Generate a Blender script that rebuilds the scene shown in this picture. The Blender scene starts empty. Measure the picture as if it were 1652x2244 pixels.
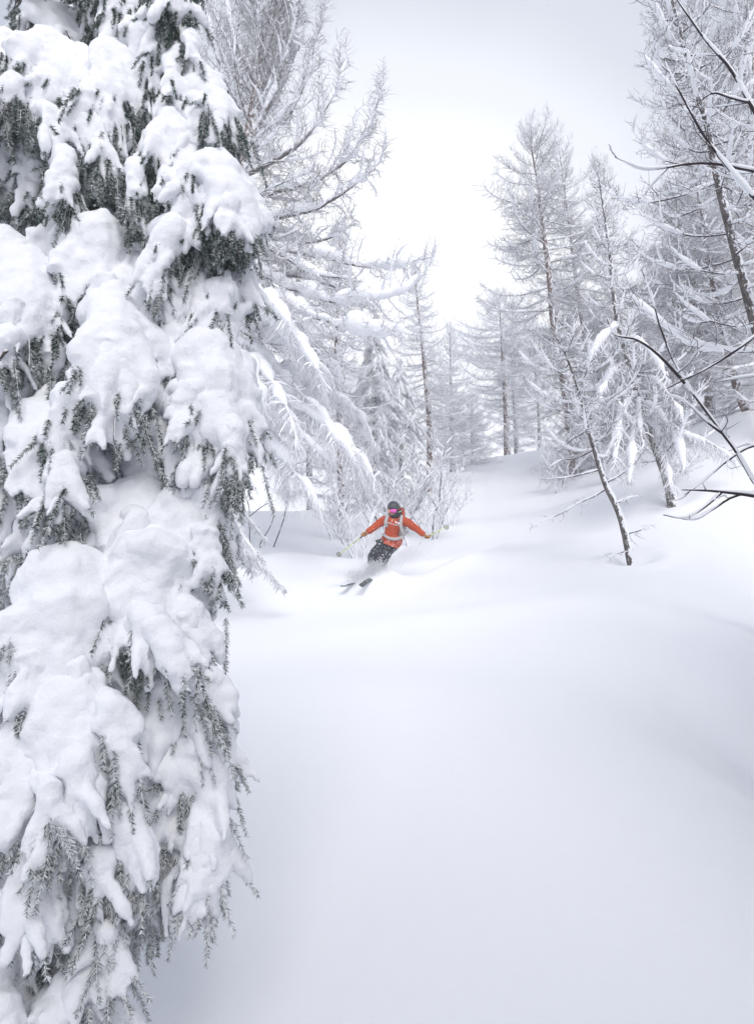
import bpy, math, random
import numpy as np
from mathutils import Vector, Matrix
R = math.radians
random.seed(11)
rng = np.random.default_rng(11)
S = bpy.context.scene
COL = S.collection

# ------------------------------------------------------------------ camera
PITCH = R(8.0)
FPX = 1496.0            # focal length in units of a 1652 x 2244 picture (24 mm on a 36 mm tall frame)
cam_d = bpy.data.cameras.new('camera')
cam_d.sensor_fit = 'VERTICAL'; cam_d.sensor_height = 36.0; cam_d.sensor_width = 26.5
cam_d.lens = 24.0; cam_d.clip_start = 0.05; cam_d.clip_end = 2000
cam = bpy.data.objects.new('camera', cam_d); COL.objects.link(cam)
cam.rotation_euler = (R(90) + PITCH, 0, 0)
S.camera = cam
S.render.resolution_x = 753; S.render.resolution_y = 1024

# ------------------------------------------------------------------ light
S.view_settings.view_transform = 'Standard'
S.view_settings.look = 'None'
S.view_settings.gamma = 1
S.view_settings.exposure = 0.87
S.view_settings.use_curve_mapping = False
SUN_EL, SUN_AZ = R(42), R(168)         # behind the cloud, at the photographer's back
w = bpy.data.worlds.new('World'); S.world = w; w.use_nodes = True
nt = w.node_tree; nt.nodes.clear()
N = nt.nodes.new; LK = nt.links.new
out = N('ShaderNodeOutputWorld'); bg = N('ShaderNodeBackground'); LK(bg.outputs[0], out.inputs[0])
bg.inputs['Strength'].default_value = 0.1
sky = N('ShaderNodeTexSky'); sky.sky_type = 'NISHITA'; sky.sun_disc = False
sky.sun_elevation = SUN_EL; sky.sun_rotation = SUN_AZ
sky.air_density = 1.0; sky.dust_density = 6.0; sky.ozone_density = 1.0
tc = N('ShaderNodeTexCoord')
dot = N('ShaderNodeVectorMath'); dot.operation = 'DOT_PRODUCT'
pk = Vector((math.sin(R(1)) * math.cos(R(19)), math.cos(R(1)) * math.cos(R(19)), math.sin(R(19))))
dot.inputs[1].default_value = pk
LK(tc.outputs['Generated'], dot.inputs[0])
noi = N('ShaderNodeTexNoise'); noi.inputs['Scale'].default_value = 1.6; noi.inputs['Detail'].default_value = 3
LK(tc.outputs['Generated'], noi.inputs['Vector'])
ad = N('ShaderNodeMath'); ad.operation = 'MULTIPLY_ADD'; ad.inputs[1].default_value = 0.10; ad.inputs[2].default_value = -0.05
LK(noi.outputs['Fac'], ad.inputs[0])
ad2 = N('ShaderNodeMath'); ad2.operation = 'ADD'; LK(dot.outputs['Value'], ad2.inputs[0]); LK(ad.outputs[0], ad2.inputs[1])
rp = N('ShaderNodeValToRGB'); cr = rp.color_ramp; cr.interpolation = 'EASE'
cr.elements[0].position = 0.0; cr.elements[0].color = (0.33, 0.355, 0.42, 1)
cr.elements[1].position = 1.0; cr.elements[1].color = (0.72, 0.725, 0.735, 1)
for p, c in ((0.77, (0.25, 0.272, 0.33, 1)), (0.84, (0.31, 0.332, 0.385, 1)), (0.89, (0.40, 0.42, 0.465, 1)), (0.94, (0.53, 0.545, 0.58, 1)), (0.975, (0.70, 0.705, 0.72, 1))):
    e = cr.elements.new(p); e.color = c
LK(ad2.outputs[0], rp.inputs['Fac'])
sc = N('ShaderNodeVectorMath'); sc.operation = 'SCALE'; sc.inputs['Scale'].default_value = 10.4
LK(rp.outputs['Color'], sc.inputs[0])
mx = N('ShaderNodeMix'); mx.data_type = 'RGBA'; mx.inputs['Factor'].default_value = 0.93
LK(sky.outputs[0], mx.inputs[6]); LK(sc.outputs[0], mx.inputs[7]); LK(mx.outputs[2], bg.inputs['Color'])

sd = bpy.data.lights.new('sun', 'SUN'); sd.energy = 1.3; sd.angle = R(40); sd.color = (1.0, 0.97, 0.93)
so = bpy.data.objects.new('sun', sd); COL.objects.link(so)
sdir = Vector((math.sin(SUN_AZ) * math.cos(SUN_EL), math.cos(SUN_AZ) * math.cos(SUN_EL), math.sin(SUN_EL)))
so.rotation_euler = sdir.to_track_quat('Z', 'Y').to_euler()
so.location = (8, -40, 40)

S.cycles.max_bounces = 10; S.cycles.diffuse_bounces = 7; S.cycles.glossy_bounces = 2
S.cycles.transparent_max_bounces = 8; S.cycles.volume_bounces = 4; S.cycles.volume_step_rate = 1.0
S.cycles.use_denoising = True

# ------------------------------------------------------------------ small maths
def ray(px, py):
    dx = (px - 826.0) / FPX; dy = (1122.0 - py) / FPX
    c, s = math.cos(PITCH), math.sin(PITCH)
    return np.array((dx, c - dy * s, s + dy * c))
def at(px, py, Y):
    """the point at forward distance Y that lies in the direction of the photograph's point px, py"""
    d = ray(px, py); return d * (Y / d[1])
def nrm(v): return v / (np.linalg.norm(v) + 1e-12)
def hash3(i, j, k):
    h = (i * 73856093) ^ (j * 19349663) ^ (k * 83492791)
    h = (h ^ (h >> 13)) * 1274126177 & 0x7fffffff
    return ((h ^ (h >> 16)) & 0xffff) / 65535.0
def vnoise(P, f=1.0, seed=0):
    P = np.asarray(P, float) * f + 1000.0 + seed * 17.3
    I = np.floor(P).astype(np.int64); F = P - I; F = F * F * (3 - 2 * F)
    r = 0
    for a in (0, 1):
        wa = F[..., 0] if a else 1 - F[..., 0]
        for b in (0, 1):
            wb = F[..., 1] if b else 1 - F[..., 1]
            for c in (0, 1):
                wc = F[..., 2] if c else 1 - F[..., 2]
                r = r + wa * wb * wc * hash3(I[..., 0] + a, I[..., 1] + b, I[..., 2] + c)
    return r * 2 - 1
def fbm(P, f=1.0, o=3, seed=0):
    r = 0; a = 1.0; t = 0
    for i in range(o):
        r = r + a * vnoise(P, f * 2 ** i, seed + i); t += a; a *= 0.5
    return r / t
def resample(pts, n):
    """smooth curve through the points"""
    pts = np.asarray(pts, float)
    m = len(pts)
    if m == 2: 
        t = np.linspace(0, 1, n)[:, None]; return pts[0] * (1 - t) + pts[1] * t
    e = np.vstack([2 * pts[0] - pts[1], pts, 2 * pts[-1] - pts[-2]])
    u = np.linspace(0, m - 1 - 1e-6, n); i = u.astype(int); t = (u - i)[:, None]
    p0, p1, p2, p3 = e[i], e[i + 1], e[i + 2], e[i + 3]
    return 0.5 * (2 * p1 + (p2 - p0) * t + (2 * p0 - 5 * p1 + 4 * p2 - p3) * t ** 2 + (3 * p1 - p0 - 3 * p2 + p3) * t ** 3)

# ------------------------------------------------------------------ terrain shape
UT = np.array([-3.0, -0.9, -0.36, -0.22, -0.075, 0.03, 0.115, 0.16, 0.25, 0.42, 0.56, 0.9, 3.0])
PYC = np.array([1150, 1150, 1128, 1120, 1120, 1088, 1030, 1004, 984, 955, 905, 900, 900.0])
DC = np.array([18.0, 18, 19, 20, 22, 25, 31, 34, 32, 22, 19, 19, 19])
EC = np.array([math.tan(PITCH + math.atan((1122 - p) / FPX)) for p in PYC])
Z13 = np.array([0.5, 0.5, 0.45, 0.4, 0.36, 0.36, 0.36, 0.40, 0.5, 0.9, 1.3, 1.6, 1.6])
def ground(x, y):
    x = np.asarray(x, float); y = np.asarray(y, float)
    u = x / np.maximum(y, 7.0)
    E = np.interp(u, UT, EC); D = np.interp(u, UT, DC); z13 = np.interp(u, UT, Z13)
    z0 = -2.1
    zD = E * D
    # z0 + c1 y + c2 y^2 through (13, z13) and (D, zD)
    A = z13 - z0; B = zD - z0
    c2 = (B / D - A / 13.0) / (D - 13.0); c1 = A / 13.0 - 13.0 * c2
    yy = np.minimum(y, D)
    z = z0 + c1 * np.maximum(yy, 0) + c2 * np.maximum(yy, 0) ** 2
    z = z + 0.12 * np.minimum(y, 0)
    over = np.maximum(y - D, 0); sl = c1 + 2 * c2 * D
    # rolls over the brow and levels out beyond it
    z = z + np.where(over < 4, sl * 0.85 * (over - over ** 2 / 8.0) * 0.55, sl * 0.85 * 2.0 * 0.55 - 0.06 * (over - 4))
    P = np.stack([x, y, np.zeros_like(x)], -1)
    z = z + 0.055 * fbm(P, 0.22, 2, 5) * np.clip((y - 1) / 6, 0.25, 1) * (1 + np.clip((y - 15) / 15, 0, 1.2))
    z = z + (0.004 * fbm(P, 1.7, 2, 9) + 0.022 * fbm(P * np.array((1, .6, 1)), .6, 2, 19)) * np.clip(1.4 - y / 22, .2, 1)
    # soft rolls on the left of the run
    def bump(cx, cy, rx, ry, h, a=0.0):
        dx = x - cx; dy = y - cy; c, s = math.cos(a), math.sin(a)
        X = (dx * c + dy * s) / rx; Y = (-dx * s + dy * c) / ry
        return h * np.exp(-(X * X + Y * Y))
    z = z + bump(-1.6, 14.8, 1.9, 0.7, 0.22) + bump(-3.2, 12.2, 1.6, 0.8, 0.2, 0.2) + bump(6.5, 19, 3, 1.2, 0.35, -.3)
    z = z + bump(1.4, 10.8, 2.6, 0.6, 0.10, 0.35) + bump(2.8, 15.5, 2.2, 0.8, 0.14, 0.3) + bump(-.2, 7.4, 2.4, .8, .08, -.2)
    # the trench the skis cut, and the lip of snow pushed up below it
    a0 = np.array((0.05, 13.25)); a1 = np.array((1.75, 15.6))
    d = a1 - a0; Ld = np.linalg.norm(d); d = d / Ld
    t = (x - a0[0]) * d[0] + (y - a0[1]) * d[1]; q = -(x - a0[0]) * d[1] + (y - a0[1]) * d[0]
    msk = np.clip((t + 0.5) / 0.5, 0, 1) * np.clip((Ld + 2.5 - t) / 2.5, 0, 1)
    z = z - 0.30 * msk * np.exp(-(q / 0.22) ** 2) + 0.13 * msk * np.exp(-((q + 0.42) / 0.26) ** 2)
    z = z + bump(.0, 13.0, .36, .34, .42) + bump(-.28, 12.9, .34, .24, .26) + bump(.25, 13.5, .35, .4, .12)
    for wx, wy, wr in WELLS:
        rr_ = np.sqrt((x - wx) ** 2 + (y - wy) ** 2) / wr; z = z - 0.20 * np.exp(-(rr_ / .8) ** 2) + 0.06 * np.exp(-((rr_ - 1.5) / .6) ** 2)
    return z
WELLS = []
def gz(x, y): return float(ground(np.array([x]), np.array([y]))[0])
def hit(px, py):
    d = ray(px, py); d = d / d[1]
    for Y in np.arange(2.0, 60, 0.05):
        p = d * Y
        if p[2] <= gz(p[0], p[1]): return p
    return d * 40
def stand(px, Y):
    """a point of the ground at forward distance Y seen at picture column px"""
    py = 1100
    for _ in range(6):
        p = at(px, py, Y); z = gz(p[0], Y)
        e = math.atan2(z, Y) - PITCH; py = 1122 - FPX * math.tan(e)
    return np.array((p[0], Y, z))

# ------------------------------------------------------------------ materials
def newmat(name):
    m = bpy.data.materials.new(name); m.use_nodes = True
    n = m.node_tree; n.nodes.clear()
    o = n.nodes.new('ShaderNodeOutputMaterial'); b = n.nodes.new('ShaderNodeBsdfPrincipled')
    n.links.new(b.outputs[0], o.inputs[0]); return m, n, b
def mix(n, f, a, b):
    x = n.nodes.new('ShaderNodeMix'); x.data_type = 'RGBA'
    for s, v in ((x.inputs[0], f), (x.inputs[6], a), (x.inputs[7], b)):
        if hasattr(v, 'is_output'): n.links.new(v, s)
        elif isinstance(v, (int, float)): s.default_value = v
        else: s.default_value = (*v, 1)
    return x.outputs[2]
def noise(n, scale, detail=3, rough=0.55, stretch=None, obj=True):
    t = n.nodes.new('ShaderNodeTexCoord'); x = n.nodes.new('ShaderNodeTexNoise')
    x.inputs['Scale'].default_value = scale; x.inputs['Detail'].default_value = detail; x.inputs['Roughness'].default_value = rough
    src = t.outputs['Object']
    if not obj:
        g = n.nodes.new('ShaderNodeNewGeometry'); src = g.outputs['Position']
    if stretch:
        mp = n.nodes.new('ShaderNodeMapping'); mp.inputs['Scale'].default_value = stretch
        n.links.new(src, mp.inputs[0]); src = mp.outputs[0]
    n.links.new(src, x.inputs['Vector']); return x.outputs['Fac']
def ramp(n, f, a, b):
    r = n.nodes.new('ShaderNodeMapRange'); r.interpolation_type = 'SMOOTHSTEP'
    r.inputs['From Min'].default_value = a; r.inputs['From Max'].default_value = b
    n.links.new(f, r.inputs['Value']); return r.outputs[0]
def math_(n, op, a, b=None):
    m = n.nodes.new('ShaderNodeMath'); m.operation = op
    for s, v in zip(m.inputs, (a, b)):
        if v is None: continue
        if hasattr(v, 'is_output'): n.links.new(v, s)
        else: s.default_value = v
    return m.outputs[0]
def bump_(n, b, h, dist, strength=1.0):
    x = n.nodes.new('ShaderNodeBump'); x.inputs['Distance'].default_value = dist; x.inputs['Strength'].default_value = strength
    n.links.new(h, x.inputs['Height']); n.links.new(x.outputs[0], b.inputs['Normal'])
def upz(n):
    g = n.nodes.new('ShaderNodeNewGeometry'); s = n.nodes.new('ShaderNodeSeparateXYZ')
    n.links.new(g.outputs['Normal'], s.inputs[0]); return s.outputs['Z']
SNOW = (0.91, 0.92, 0.95)
def snow_mat(name, col=SNOW, fine=160, coarse=9, d1=0.0025, d2=0.012):
    m, n, b = newmat(name)
    b.inputs['Base Color'].default_value = (*col, 1); b.inputs['Roughness'].default_value = 0.75
    b.inputs['Specular IOR Level'].default_value = 0.2
    h = math_(n, 'MULTIPLY_ADD', noise(n, coarse, 4), d2)
    n.nodes[-1]
    a = math_(n, 'MULTIPLY', noise(n, coarse, 4, obj=False), d2)
    c = math_(n, 'MULTIPLY', noise(n, fine, 2, obj=False), d1)
    bump_(n, b, math_(n, 'ADD', a, c), 1.0, 0.8)
    return m
M_ground = snow_mat('ground_snow', fine=42, coarse=3, d1=0.0025, d2=0.014)
M_snow = snow_mat('clinging_snow', fine=110, coarse=14, d1=0.0030, d2=0.016)
M_fsnow = snow_mat('branch_snow', fine=60, coarse=9, d1=0.004, d2=0.02)

def frosted(name, dark, lo, hi, sc=30, snow=SNOW):
    """wood or needles with rime and snow on what faces up"""
    m, n, b = newmat(name)
    f = math_(n, 'ADD', upz(n), math_(n, 'MULTIPLY', math_(n, 'SUBTRACT', noise(n, sc, 3, obj=False), 0.5), 2.2))
    f = ramp(n, f, lo, hi)
    d = mix(n, noise(n, sc * 2, 2), dark, tuple(c * 1.9 for c in dark))
    n.links.new(mix(n, f, d, snow), b.inputs['Base Color'])
    b.inputs['Roughness'].default_value = 0.85; b.inputs['Specular IOR Level'].default_value = 0.15
    return m
M_twig = frosted('frosted_twig', (0.070, 0.058, 0.058), -0.65, 0.30, 9)
M_twig_white = frosted('snow_plastered_twig', (0.10, 0.085, 0.085), -1.0, 0.0, 9)
M_twig_dark = frosted('bare_twig', (0.045, 0.036, 0.040), 0.35, 0.9, 12)
M_twig_near = frosted('dark_bark_twig', (0.030, 0.022, 0.026), 1.1, 1.8, 12)
M_twig_far = frosted('rimed_twig', (0.14, 0.125, 0.125), -1.05, 0.0, 6)
M_needle = frosted('spruce_needles', (0.020, 0.046, 0.030), -0.45, 0.80, 5)
M_needle_far = frosted('rimed_spruce_needles', (0.08, 0.095, 0.09), -1.1, 0.1, 6)

def bark(name, c1, c2, snowlo, snowhi, scale=14):
    m, n, b = newmat(name)
    g = noise(n, scale, 5, 0.7, (1, 1, 0.28), obj=False)
    c = mix(n, ramp(n, g, 0.35, 0.65), c1, c2)
    gg = n.nodes.new('ShaderNodeNewGeometry'); sx = n.nodes.new('ShaderNodeSeparateXYZ'); n.links.new(gg.outputs['Normal'], sx.inputs[0])
    s = ramp(n, math_(n, 'ADD', noise(n, scale * 1.1, 5, 0.65, (1, 1, 0.6), obj=False), math_(n, 'ADD', math_(n, 'MULTIPLY', sx.outputs['X'], .11), math_(n, 'MULTIPLY', sx.outputs['Z'], .3))), snowlo, snowhi)
    n.links.new(mix(n, s, c, SNOW), b.inputs['Base Color'])
    b.inputs['Roughness'].default_value = 0.9; b.inputs['Specular IOR Level'].default_value = 0.1
    bump_(n, b, g, 0.03); return m
M_bark_red = bark('larch_bark', (0.055, 0.035, 0.030), (0.20, 0.105, 0.075), 0.50, 0.55)
M_bark_grey = bark('grey_bark', (0.050, 0.044, 0.042), (0.19, 0.165, 0.15), 0.49, 0.54, 20)

# ------------------------------------------------------------------ objects
def tag(o, label=None, cat=None, group=None, kind=None):
    if label: o['label'] = label
    if cat: o['category'] = cat
    if group: o['group'] = group
    if kind: o['kind'] = kind
    return o
def empty(name, loc, label, cat, group=None):
    o = bpy.data.objects.new(name, None); COL.objects.link(o); o.location = loc; o.empty_display_size = 0.3
    return tag(o, label, cat, group)
def link(name, me, parent=None, loc=(0, 0, 0)):
    o = bpy.data.objects.new(name, me); COL.objects.link(o); o.location = loc
    if parent is not None: o.parent = parent
    return o
def mesh_np(name, V, quads=None, tris=None, mats=(), smooth=True, mat_idx=None):
    me = bpy.data.meshes.new(name)
    nq = 0 if quads is None else len(quads); ntq = 0 if tris is None else len(tris)
    me.vertices.add(len(V)); me.vertices.foreach_set('co', np.ascontiguousarray(V, dtype=np.float32).ravel())
    loops = []
    if nq: loops.append(np.asarray(quads, np.int32).ravel())
    if ntq: loops.append(np.asarray(tris, np.int32).ravel())
    loops = np.concatenate(loops)
    me.loops.add(len(loops)); me.loops.foreach_set('vertex_index', loops)
    me.polygons.add(nq + ntq)
    st = np.concatenate([np.arange(nq) * 4, nq * 4 + np.arange(ntq) * 3]).astype(np.int32)
    me.polygons.foreach_set('loop_start', st)
    if smooth: me.polygons.foreach_set('use_smooth', np.ones(nq + ntq, bool))
    for m in mats: me.materials.append(m)
    if mat_idx is not None: me.polygons.foreach_set('material_index', np.asarray(mat_idx, np.int32))
    me.update(calc_edges=True); return me

class Tubes:
    """many tapering tubes, batched"""
    def __init__(s): s.g = {}
    def add(s, pts, rad, sides=3, mat=0):
        pts = np.asarray(pts, float); rad = np.broadcast_to(np.asarray(rad, float), (len(pts),))
        s.g.setdefault((len(pts), sides, mat), []).append((pts, rad))
    def arrays(s, closed=False):
        VV, QQ, MI, off = [], [], [], 0
        for (n, k, mt), L in s.g.items():
            P = np.array([a for a, _ in L]); Rr = np.array([b for _, b in L]); M = len(L)
            T = np.gradient(P, axis=1); T /= np.linalg.norm(T, axis=2, keepdims=True) + 1e-9
            ref = np.where(np.abs(T[:, :1, 2:3]) > 0.8, np.array((1., 0, 0)), np.array((0., 0, 1.)))
            ref = np.broadcast_to(ref, T.shape)
            B = np.cross(T, ref); B /= np.linalg.norm(B, axis=2, keepdims=True) + 1e-9
            U = np.cross(B, T)
            a = np.arange(k) / k * 2 * np.pi + (np.pi / 2)
            V = P[:, :, None] + Rr[:, :, None, None] * (np.cos(a)[None, None, :, None] * B[:, :, None] + np.sin(a)[None, None, :, None] * U[:, :, None])
            i = np.arange(n - 1)[:, None] * k; j = np.arange(k)[None]; j2 = (j + 1) % k
            q = np.stack([i + j, i + j2, i + k + j2, i + k + j], -1).reshape(-1, 4)
            Q = (q[None] + (np.arange(M) * n * k)[:, None, None]).reshape(-1, 4) + off
            VV.append(V.reshape(-1, 3)); QQ.append(Q); MI.append(np.full(len(Q), mt)); off += M * n * k
        return np.concatenate(VV), np.concatenate(QQ), np.concatenate(MI)
    def mesh(s, name, mats):
        V, Q, MI = s.arrays(); return mesh_np(name, V, Q, None, mats, True, MI)

def side2(rg, v, up): return nrm(np.cross(v, up) + .01) * rg.normal() + up * rg.normal() * .6
def tree_lines(tb, main, p, rg):
    """twigs and their snow along a main stem; p is a dict of habits"""
    main = np.asarray(main, float); n = len(main)
    seg = np.linalg.norm(np.diff(main, axis=0), axis=1); cum = np.concatenate([[0], np.cumsum(seg)]); L = cum[-1]
    r0 = p['r0']; sd = p.get('sides', 5)
    ss = cum / L
    tb.add(main, r0 * (1 - ss) ** 0.8 + p['rt'], sd, 0)
    if p.get('snow', 0) > 0:
        w = p['snow'] * (0.12 + 1.25 * np.clip(fbm(main, p.get('sf', 2.2), 2, int(rg.integers(99))) * 1.3 + p.get('sc', 0.5), 0, 1.3)) * np.clip((1 - ss) * 5, 0.0, 1) ** .6 * np.clip(ss * 12, .3, 1)
        wd = w + r0 * (1 - ss) * 0.5
        P = main + np.array((0, 0, 1.)) * (r0 * (1 - ss) ** .8 * .6 + wd * 0.42)[:, None]
        m2 = max(8, int(n * p.get('sres', 1.6)))
        PP = resample(P, m2); ww = np.interp(np.linspace(0, 1, m2), np.linspace(0, 1, n), wd)
        ww = ww * (1 + 0.22 * vnoise(PP, 9, 3)); ww[0] *= .3; ww[-1] = 0.002
        tb.add(PP, ww, 7, 1)
    def lerp(d):
        i = min(np.searchsorted(cum, d) - 1, n - 2); i = max(i, 0)
        t = (d - cum[i]) / max(seg[i], 1e-6); return main[i] * (1 - t) + main[i + 1] * t, nrm(main[i + 1] - main[i])
    d = p.get('start', 0.12) * L; side = 1
    up = np.array((0, 0, 1.))
    while d < L * 0.995:
        s = d / L; q, t = lerp(d)
        side = -side
        lat = nrm(np.cross(t, up) + 1e-6) * side
        l2 = (p['l2'] * (0.42 + 0.58 * (1 - s) ** 0.7) * (0.45 + 0.9 * rg.random()))
        v = nrm(lat * (0.75 + 0.3 * rg.random()) + t * p.get('fwd', 0.6) + up * (p['z2'] + 0.35 * rg.normal() * p.get('zr', 1)))
        m = 6; tt = np.linspace(0, 1, m)[:, None]
        bend = up * p['curl'] * l2 + rg.normal(0, 0.10, 3) * l2
        sec = q + v * l2 * tt + bend * tt ** 2 + rg.normal(0, 0.022, (m, 3)) * l2 * tt + side2(rg, v, up) * l2 * .16 * np.sin(tt * 3.1)
        r2 = p['r2'] * (0.6 + 0.5 * (1 - s))
        tb.add(sec, r2 * (1 - tt[:, 0] * 0.75), 3, 0)
        if p.get('snow2', 0) > 0:
            w2 = p['snow2'] * (0.5 + rg.random()) * np.sin(np.pi * np.clip(tt[:, 0] * .9 + .1, 0, 1)) ** .6 * (0.6 + 0.8 * rg.random(m))
            w2 *= np.clip((rg.uniform(.55, 1.1) - tt[:, 0]) * 5, .0, 1); w2 = np.maximum(w2, .001)
            tb.add(sec + up * (w2 * 0.5 + r2 * .5)[:, None], w2, 5, 1)
        nk = int(l2 / p['sp3'] * (0.7 + 0.6 * rg.random()))
        for k in range(nk):
            u = (k + rg.random()) / max(nk, 1); u = 0.08 + 0.9 * u
            a = u * (m - 1); i = min(int(a), m - 2); f = a - i; q3 = sec[i] * (1 - f) + sec[i + 1] * f
            t3 = nrm(sec[i + 1] - sec[i])
            lat3 = nrm(np.cross(t3, up) + 1e-6) * (1 if (k % 2) else -1)
            l3 = p['l3'] * (0.4 + rg.random()) * (1.15 - 0.6 * u)
            v3 = nrm(lat3 * 0.7 + t3 * 0.55 + up * (p['z3'] + 0.4 * rg.normal()) + rg.normal(0, .15, 3))
            tt3 = np.array((0, .5, 1.))[:, None]
            ter = q3 + v3 * l3 * tt3 + up * p['curl3'] * l3 * tt3 ** 2
            tb.add(ter, p['r3'] * (1 - 0.7 * tt3[:, 0]), 3, 0)
        # twigs hanging straight from the stem
        for _ in range(p.get('hang', 0)):
            q4, t4 = lerp(min(L * .98, d + rg.random() * p['sp2']))
            l4 = p['lh'] * (0.3 + rg.random()); v4 = nrm(-up + rg.normal(0, 0.35, 3))
            tt4 = np.array((0, .4, 1.))[:, None]
            tb.add(q4 + v4 * l4 * tt4 + rg.normal(0, .02, 3) * tt4 ** 2, p['r3'] * 1.5 * (1 - 0.6 * tt4[:, 0]), 3, 0)
        d += p['sp2'] * (0.6 + 0.8 * rg.random())

OLD = dict(r0=.036, rt=.005, l2=1.0, z2=-.05, curl=.20, r2=.0085, sp2=.075, sp3=.050, l3=.30, z3=-.25, curl3=.12, r3=.0043, snow=.042, snow2=.011, hang=1, lh=.30, fwd=.45, zr=1.3)
TOP = dict(OLD, z2=.25, curl=.40, z3=.15, curl3=.35, snow=.026, snow2=.009, hang=0, l2=.85, fwd=.7, sp2=.065)
HEAVY = dict(r0=.024, rt=.005, l2=.85, z2=.1, curl=.35, r2=.0095, sp2=.12, sp3=.085, l3=.30, z3=.05, curl3=.25, r3=.0060, snow=.060, snow2=.019, hang=0, lh=.2, fwd=.6, zr=1.2)
HANGP = dict(OLD, z2=-.5, curl=-.5, z3=-.8, curl3=-.4, snow=.10, snow2=.022, hang=3, lh=.55, l2=.85, l3=.34)
SPR = dict(r0=.03, rt=.008, l2=.62, z2=-.25, curl=-.30, r2=.016, sp2=.050, sp3=.034, l3=.15, z3=-.6, curl3=-.2, r3=.010, snow=.055, snow2=.018, hang=2, lh=.22, fwd=.7)

def curve(L, kind, rg):
    n = 18; s = np.linspace(0, 1, n)
    if kind == 'sag': z = -0.28 * s + 0.02 * s ** 2 + 0.33 * s ** 3
    elif kind == 'flat': z = 0.02 * s - 0.22 * s ** 2 + 0.38 * s ** 3
    elif kind == 'up': z = 0.28 * s + 0.42 * s ** 2.2
    elif kind == 'arc': z = -0.12 * s + 0.10 * s ** 2 + 0.42 * s ** 3
    elif kind == 'droop': z = 0.05 * s - 0.75 * s ** 1.8
    y = 0.10 * np.sin(s * 3 + rg.random() * 6) * s; 
    P = np.stack([L * s, L * y, L * z], 1)
    P += (0.035 * L * np.stack([np.zeros(n), fbm(P + rg.random() * 50, 1.6, 2), 0.6 * fbm(P + rg.random() * 90, 2.0, 2)], 1)) * s[:, None]
    return P
def joined(tb, name, mats): return tb.mesh(name, mats)
LIB = {}
def lib(kind, p, L, key, nvar, mats):
    for v in range(nvar):
        rg = np.random.default_rng(abs(hash((len(key), key[0] == 'o', L, v))) % 9999 + sum(map(ord, key)) * 7 + v)
        q = dict(p); k = (L / 3.5) ** 0.5
        q['l2'] = p['l2'] * k; q['r0'] = p['r0'] * L / 3.5; q['snow'] = p['snow'] * (0.6 + 0.4 * k)
        tb = Tubes(); tree_lines(tb, curve(L, kind, rg), q, rg)
        LIB.setdefault(key, []).append((L, tb.mesh(key + '_branch', mats)))
MF = (M_twig, M_fsnow); MR = (M_twig_far, M_fsnow); MD = (M_twig_dark, M_fsnow); MN = (M_needle_far, M_fsnow)
lib('sag', OLD, 3.6, 'old_low', 3, MF); lib('flat', OLD, 2.4, 'old_mid', 3, MF); lib('up', TOP, 1.7, 'old_top', 3, MF)
lib('sag', dict(OLD, sp2=.085, sp3=.06, r3=.0055), 3.0, 'far_low', 2, MR); lib('flat', dict(OLD, sp2=.085, sp3=.06, r3=.0055), 2.0, 'far_mid', 2, MR); lib('up', dict(TOP, sp2=.085, sp3=.06, r3=.0055), 1.3, 'far_top', 2, MR)
lib('arc', HEAVY, 2.2, 'heavy_low', 4, MD); lib('up', dict(HEAVY, snow=.032, snow2=.012), 1.4, 'heavy_top', 3, MD)
lib('droop', SPR, 2.0, 'spruce_low', 3, MN); lib('droop', SPR, 1.1, 'spruce_top', 3, MN)

def trunk_mesh(P, r0, r1, mat, lump=0.12, sides=12, name='trunk'):
    n = max(24, int(np.linalg.norm(P[-1] - P[0]) * 7)); Q = resample(P, n)
    s = np.linspace(0, 1, n)
    rad = r1 + (r0 - r1) * (1 - s) ** 0.9 + r0 * 0.35 * np.exp(-s * 30)
    tb = Tubes(); tb.add(Q, rad, sides, 0)
    V, F, MI = tb.arrays()
    c = np.repeat(Q, sides, 0); d = V - c
    V = c + d * (1 + lump * fbm(V, 6.0, 3, 2))[:, None]
    return mesh_np(name, V, F, None, (mat,), True), Q, s

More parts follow.
